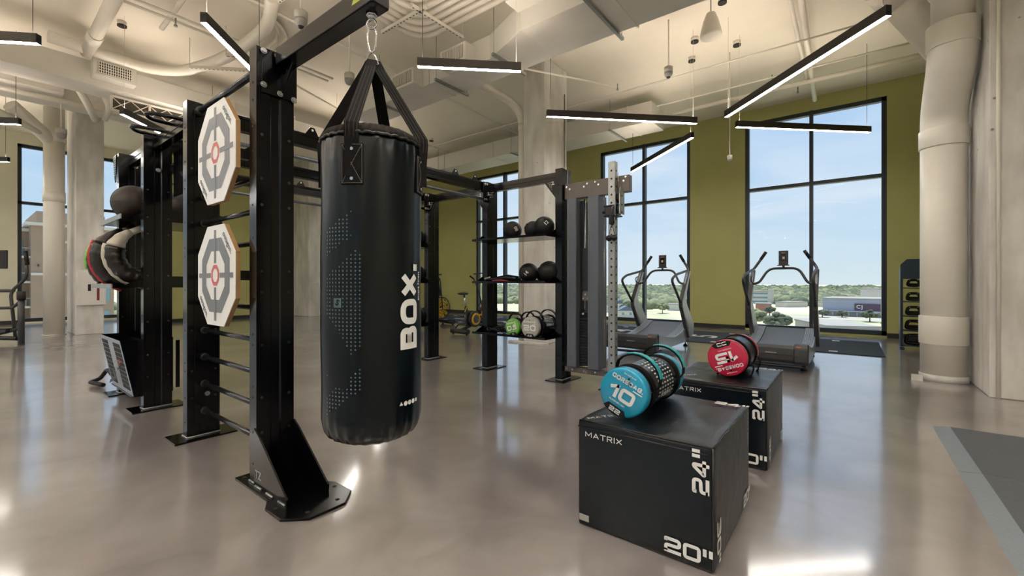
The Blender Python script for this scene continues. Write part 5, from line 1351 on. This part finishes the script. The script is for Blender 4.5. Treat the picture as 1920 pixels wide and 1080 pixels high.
for k in range(5):
    z = [.07, .33, .58, .83, 1.07][k]; s = 1-.06*k
    for j, xx in enumerate((.86, 1.13)):
        nm = ('lowest', 'second', 'middle', 'fourth', 'top')[k]
        b = thing('grip_weight', 'black triangular grip weight on the %s tier of the navy rack, %s column' % (nm, ('left', 'right')[j]), 'grip weight', (xx, 10.22, z), 'black grip weights on the navy rack')
        w_, h_ = .105*s, .17*s
        P = fillet([(xx-w_*.2, 10.22, z+.03), (xx-w_, 10.22, z+.035), (xx-w_*.75, 10.22, z+h_), (xx+w_*.75, 10.22, z+h_), (xx+w_, 10.22, z+.035), (xx+w_*.2, 10.22, z+.03), (xx-w_*.2, 10.22, z+.03)], .04, 4)
        G().tube(P, .028*s, 12).build('outer_ring', RUBBER, b)
        G().tube([(xx-w_*.9, 10.22, z+h_*.45), (xx+w_*.9, 10.22, z+h_*.45)], .021*s, 12).build('inner_grip', RUBBER, b)
        for sx_ in (-1, 1): G().cyl((xx+sx_*.05, 10.18, z+h_*1.0), (xx+sx_*.05, 10.20, z+h_*1.0), .006, 8).build('rivet', STEEL, b)
# fire extinguisher cabinet
t = thing('extinguisher_cabinet', 'white fire extinguisher cabinet with maroon strip on the left concrete column', 'cabinet', (-13.42, 1.88, 1.05))
X0 = -13.42
G().bb(X0, X0+.10, 1.66, 2.12, .66, 1.43).build('cabinet_body', CAB, t, .004)
d = G().bb(X0+.10, X0+.108, 1.70, 2.08, .72, 1.38).build('cabinet_door', CAB, t, .003)
G().bb(X0+.108, X0+.112, 1.82, 1.87, .97, 1.12).build('door_handle', CHAR, d)
G().bb(X0+.1081, X0+.110, 1.965, 2.01, .76, 1.34).build('maroon_strip', MAROON, d)
# cross trainer cut by the left edge
t = thing('cross_trainer', 'grey and black cross trainer cut off by the left edge', 'cross trainer', (-13.2, .3, 0))
G().tube([(-12.33, .78, .0), (-12.33, .78, .86)], .045, 16).build('front_post', CHAR, t)
G().tube([(-12.33, .78, .83), (-12.33, .78, .99)], .062, 16).build('post_cap', LBROWN, t)
G().tube([(-12.35, .77, .80), (-12.55, .68, .68), (-13.0, .40, .66)], .028, 12).build('lower_arm', CHAR, t)
G().tube(fillet([(-12.55, .72, .10), (-12.62, .66, .98), (-12.40, .86, 1.25), (-12.46, .84, 1.75)], .12, 6), .026, 12).build('moving_handle', CHAR, t)
G().tube([(-12.405, .86, 1.5), (-12.46, .84, 1.76)], .032, 12).build('hand_grip', RUBBER, t)
G().tube([(-12.6, .70, 1.0), (-13.4, .12, 1.0)], .03, 12).build('cross_arm', CHAR, t)
cs = G().box((-12.95, .48, 1.60), (.50, .04, .36), (0, 0, .62)).build('console', CHAR, t, .012)
G().box((-12.94, .464, 1.60), (.46, .012, .32), (0, 0, .62)).build('console_screen', LBROWN, cs)
G().box((-12.935, .450, 1.66), (.16, .006, .02), (0, 0, .62)).build('screen_graphic', SCRTXT, cs)
G().tube([(-12.95, .5, 1.45), (-13.0, .5, .9)], .03, 12).build('console_mast', CHAR, t)
G().sph((-13.35, .22, .55), 1, 28, sc=(.42, .30, .42)).build('drive_cover', SILV, t)
pd = G().box((-12.75, .55, .24), (.40, .18, .05), (0, 0, .62)).build('foot_pedal', CHAR, t, .01)
G().box((-12.75, .55, .275), (.36, .14, .02), (0, 0, .62)).build('pedal_pad', RUBBER, pd, .006)
G().tube([(-12.4, .74, .10), (-13.3, .14, .12)], .04, 12).tube([(-12.38, .80, .30), (-12.9, .50, .16)], .03, 10).build('base_frame', BLACK2, t)

# ================================================================== OUTDOORS
GZ = -30
GRND = mat('outdoor_ground', (150, 156, 122), .95, 0, scale=.012, col2=(214, 204, 188), detail=10)
TREEA = mat('tree_foliage', (58, 70, 60), .9, 0, scale=.16, col2=(112, 120, 96), detail=8, bump=.6, bscale=.6)
TREEB = mat('pale_tree_foliage', (92, 102, 84), .9, 0, scale=.2, col2=(142, 146, 108), detail=8)
TRUNK = mat('tree_trunk', (90, 76, 62), .9)
BW = mat('pale_facade', (196, 192, 186), .8, 0, .04, .05)
BT = mat('tan_brick', (150, 130, 114), .85, 0, .06, .4)
BGY = mat('grey_facade', (160, 164, 178), .8, 0, .04, .05)
BGL = mat('building_glass', (112, 146, 158), .25, .2, .1, .3)
BROOF = mat('grey_roof', (150, 148, 146), .9, 0, .06, .1)
BRK = mat('red_brick', (166, 118, 104), .85, 0, .08, .3)
ASPH = mat('asphalt', (168, 164, 160), .9, 0, .05, .05)
g = G().lathe([(.001, GZ), (300, GZ), (1200, GZ), (4000, GZ), (8000, GZ)], (0, 0, 0), 'z', 48, capped=False)
tag(g.build('ground', GRND), 'broad suburban ground of grass and dry lots seen far below the windows', 'ground', kind='structure')
def bld(name, label, cx, cy, w_, d_, h_, rot, m, cat='building', windows=None, roof=BROOF, parapet=1.0):
    t = thing(name, label, cat, (cx, cy, GZ))
    G().bb(cx-w_/2, cx+w_/2, cy-d_/2, cy+d_/2, GZ, GZ+h_).build('wall_block', m, t)
    G().bb(cx-w_/2-.4, cx+w_/2+.4, cy-d_/2-.4, cy+d_/2+.4, GZ+h_, GZ+h_+parapet).build('roof', roof, t)
    if windows:
        nf, nb = windows
        for f_ in range(nf):
            z0 = GZ+h_*(f_+.35)/nf; z1 = z0+h_/nf*.38
            G().bb(cx-w_/2+1, cx+w_/2-1, cy-d_/2-.25, cy-d_/2-.05, z0, z1).build('window_band', BGL, t)
    t.rotation_euler = (0, 0, R(rot)); return t
# positions measured in the world: x east, y away from the window wall
wh = bld('warehouse', 'long grey warehouse with a dark sign seen through the right window', 14, 535, 64, 60, 16, -6, BGY, 'warehouse', parapet=.8)
sg_ = G().bb(6, 24, 504.2, 504.6, GZ+6, GZ+12).build('sign', mat('dark_sign', (90, 70, 84), .7), wh)
text('lettering', 'CJ', 4.5, WHITE, wh, MX((9.6, 504.0, GZ+9), '-y'), bold=.02, space=1.2)
for xx in range(-16, 46, 6): G().cyl((xx, 502, GZ), (xx, 502, GZ+4.6), .35, 8).build('canopy_post', BW, wh)
G().bb(-18, 46, 500.5, 505, GZ+4.5, GZ+5.2).build('canopy', BGY, wh)
bld('warehouse', 'paler upper warehouse roofline rising behind the grey warehouse', 40, 640, 60, 40, 24, -4, BW, 'warehouse')
ob = bld('office_block', 'white office block with dark window bands through the left half of the right window', -112, 745, 30, 26, 18, 8, BW, windows=(3, 1))
G().bb(-97, -90, 731, 745, GZ, GZ+22).build('stair_tower', BW, ob)
bld('brick_building', 'low red-brick building beneath the white office block', -72, 520, 14, 14, 9, 10, BRK)
bld('white_shed', 'long low white shed at the lower left of the right window', -82, 395, 34, 20, 8, 12, BW)
rp = bld('parking_ramp', 'sloping pale parking ramp at the bottom of the right window', -8, 330, 26, 46, 6, 24, ASPH)
for q in range(3): G().bb(-21, 5, 306.6-.4, 306.9, GZ+1.0+q*1.7, GZ+1.6+q*1.7).build('ramp_rail', BW, rp)
bld('white_van_canopy', 'small white canopy roof beside the green lawn at far right', 22, 395, 10, 6, 3, -8, BW, 'canopy')
hr = random.Random(11)
spots = [(-170, 330), (-188, 352), (-205, 372), (-222, 395), (-198, 425), (-240, 440), (-160, 372), (-268, 470), (-280, 430), (-305, 500), (-330, 470), (-210, 470)]
ords = 'first second third fourth fifth sixth seventh eighth ninth tenth eleventh twelfth'.split()
spots.sort(key=lambda p: math.hypot(*p))
for i, (hx_, hy_) in enumerate(spots):
    w_, d_, h_ = 12+hr.random()*5, 10+hr.random()*4, 6+hr.random()*3
    t = thing('gabled_house', 'pale gabled house in the neighbourhood below the second window, %s nearest of them' % ords[i], 'house', (hx_, hy_, GZ), 'gabled houses below')
    G().bb(hx_-w_/2, hx_+w_/2, hy_-d_/2, hy_+d_/2, GZ, GZ+h_).build('wall_block', BW, t)
    G().prism([(hx_-w_/2-.6, GZ+h_), (hx_+w_/2+.6, GZ+h_), (hx_, GZ+h_+4.2)], 'y', hy_-d_/2-.6, hy_+d_/2+.6).build('gable_roof', BROOF if i % 2 else mat('slate_roof', (96, 108, 128), .9), t)
    for q in (-1, 1):
        G().bb(hx_+q*w_*.22-1, hx_+q*w_*.22+1, hy_-d_/2-.2, hy_-d_/2-.02, GZ+h_*.4, GZ+h_*.75).build('window', BGL, t)
    t.rotation_euler = (0, 0, R(20+hr.random()*40))
for i, (hx_, hy_, w_, h_, m_) in enumerate(((-150, 500, 26, 7, BW), (-120, 560, 20, 8, BRK), (-300, 560, 24, 8, BW), (-360, 620, 30, 9, BW), (-420, 560, 22, 8, BT), (-480, 690, 30, 9, BW), (-560, 740, 34, 9, BW), (-60, 662, 40, 6, BW), (-30, 700, 30, 6, BW))):
    bld('flat_roofed_building', 'low flat-roofed building in the middle distance, %s from the left along the horizon' % ('sixth', 'seventh', 'fifth', 'fourth', 'second', 'third', 'first', 'eighth', 'ninth')[i], hx_, hy_, w_, 14, h_, 10+7*i, m_)
bld('white_townhouse', 'tall white townhouse block through the second window', -240, 520, 18, 14, 15, 20, BW, windows=(3, 1))
# roads and lots
tag(G().bb(-90, 60, 455, 492, GZ+.05, GZ+.1).build('parking_lot', ASPH), 'pale parking lot in front of the grey warehouse', 'parking lot')
tag(G().bb(-70, -25, 540, 640, GZ+.05, GZ+.1).build('dry_lot', mat('dry_earth', (216, 200, 180), .95, 0, .06, .05)), 'bare sandy lot left of the grey warehouse', 'lot')
tag(G().bb(2, 40, 372, 402, GZ+.05, GZ+.1).build('lawn', mat('lawn_green', (150, 178, 96), .95, 0, .08, .1)), 'bright green lawn at lower right of the right window', 'lawn')
# individual nearer trees
def tree(cx, cy, h_, r_, m, label, i):
    rn = random.Random(i*7+1)
    t = thing('tree', label, 'tree', (cx, cy, GZ), 'nearer trees outside')
    G().cyl((cx, cy, GZ), (cx, cy, GZ+h_*.45), .45, 8, r2=.3).build('trunk', TRUNK, t)
    g = G()
    for q in range(46):
        a = rn.random()*2*PI; rr = r_*.8*rn.random()**.5
        ph = [rn.random()*6 for _ in range(3)]
        g.sph((cx+rr*math.cos(a), cy+rr*math.sin(a), GZ+h_*(.42+.5*rn.random()*(1-.6*rr/r_))), r_*(.16+.16*rn.random()), 10, sc=(1, 1, .8),
              fn=lambda d, ph=ph: 1+.16*math.sin(d.x*7+ph[0])*math.sin(d.y*8+ph[1])+.12*math.sin(d.z*11+ph[2]))
    g.build('crown', m, t)
for i, (cx, cy, h_, r_, k, lb) in enumerate((
    (-54, 345, 14, 8, 1, 'broad pale tree seen just over the treadmill deck in the right window'),
    (-36, 318, 13, 8, 0, 'rounded tree right of the centre mullion of the right window'),
    (-86, 455, 12, 6, 1, 'bright green tree left of the brick building'),
    (-60, 470, 11, 5, 0, 'small dark tree on the sandy lot'),
    (26, 425, 15, 9, 1, 'leafy tree at the right end of the grey warehouse'),
    (12, 446, 10, 6, 0, 'small tree in front of the grey warehouse sign'),
    (-20, 478, 8, 6, 0, 'low dark tree at the left end of the grey warehouse'),
    (-6, 486, 7, 5, 0, 'low tree under the grey warehouse canopy'),
    (-175, 415, 14, 9, 0, 'dark round tree behind the gabled houses'),
    (-262, 560, 15, 11, 0, 'dark spreading tree behind the white townhouse'),
    (-150, 440, 12, 8, 1, 'pale green tree at the right of the second window'),
    (-520, 640, 16, 12, 0, 'dark tree in the third window, low'),
    (-430, 520, 15, 10, 1, 'pale tree in the third window, nearer'))):
    tree(cx, cy, h_, r_, TREEB if k else TREEA, lb, i)
# woodland to the horizon
def woods(name, m, n_, seed, d0, d1, label, u0=-1.05, u1=.14, r0=4.5, r1=10):
    rn = random.Random(seed); g = G()
    for i in range(n_):
        dd = d0*(d1/d0)**rn.random(); u = u0+(u1-u0)*rn.random(); cx, cy = dd*u, dd
        if dd < 690 and cx > -175: continue
        if dd < 800 and -135 < cx < -80: continue
        r1 = 10+dd/500
        r_ = r0+(r1-r0)*rn.random(); ph = rn.random()*6
        g.sph((cx, cy, GZ+r_*.35), r_, 8, sc=(1.1, 1.1, .8), fn=lambda d, ph=ph: 1+.2*math.sin(d.x*6+ph)*math.sin(d.y*7+ph))
    return tag(g.build(name, m), label, 'woodland', kind='stuff')
woods('woodland', TREEA, 4200, 1, 600, 3800, 'dark continuous woodland stretching to the horizon')
woods('woodland', TREEB, 2200, 2, 500, 2600, 'paler green tree cover mixed into the woodland')
rn = random.Random(5); g = G()
for i in range(260):
    dd = 60*(700/60)**rn.random(); g.sph((-60-dd*1.6, dd*(.25+rn.random()*.35), GZ+3), 5+rn.random()*5, 9, sc=(1, 1, .7))
tag(g.build('woodland', TREEB), 'green tree cover seen low in the left window', 'woodland', kind='stuff')
# apartment building across the street (left windows)
t = thing('apartment_building', 'tan and white apartment building with balconies filling the left window', 'building', (-88, 6, GZ))
FH = 3.05; XF = -78.0
TOP = 8.1
G().bb(-98, XF, 5.7, 13.2, GZ, TOP).build('main_wing', BT, t)
G().bb(-98, XF-3.0, -14, 5.7, GZ, TOP-.6).build('recessed_wing', BT, t)
G().bb(-98.5, XF+.5, 5.2, 13.7, TOP, TOP+.35).build('roof_slab', BW, t)
G().bb(-98.5, XF-2.2, -14.5, 5.7, TOP-.6, TOP-.25).build('roof_slab', BW, t)
G().bb(-94, XF-2, 6.3, 12.6, TOP+.35, TOP+2.0).build('penthouse', BT, t)
G().bb(-78.01, -77.85, 5.7, 13.2, 2.05, 2.35).build('string_course', BW, t)
G().bb(-78.01, -77.85, 7.0, 9.6, 6.1, 6.4).build('string_course', BW, t)
for k in range(11):
    z = TOP-2.4-k*FH
    for y0 in (9.0, 11.9):
        w_ = G().bb(-78.0, -77.93, y0, y0+.85, z-.9, z+.9).build('window', BGL, t)
        G().bb(-77.93, -77.90, y0-.06, y0, z-.95, z+.95).build('window_trim', BW, w_)
    sl_ = G().bb(XF-3.0, XF-.6, -13, 5.7, z-1.55, z-1.3).build('balcony', BW, t)
    ra_ = G()
    for q in range(40): ra_.bb(XF-.66, XF-.62, -13+q*.47, -12.96+q*.47, z-1.3, z-.35)
    ra_.bb(XF-.68, XF-.60, -13, 5.7, z-.38, z-.30)
    ra_.build('railing', STEEL, sl_)
    for y0 in (-8.5, -3.6, 1.2, 3.9):
        G().bb(XF-3.0, XF-2.93, y0, y0+1.3, z-1.2, z+.8).build('window', BGL, t)
for z in (3.3, -4.2): G().bb(-77.99, -77.8, 6.25, 6.35, z-.2, z+.1).build('wall_lamp', CHAR, t)
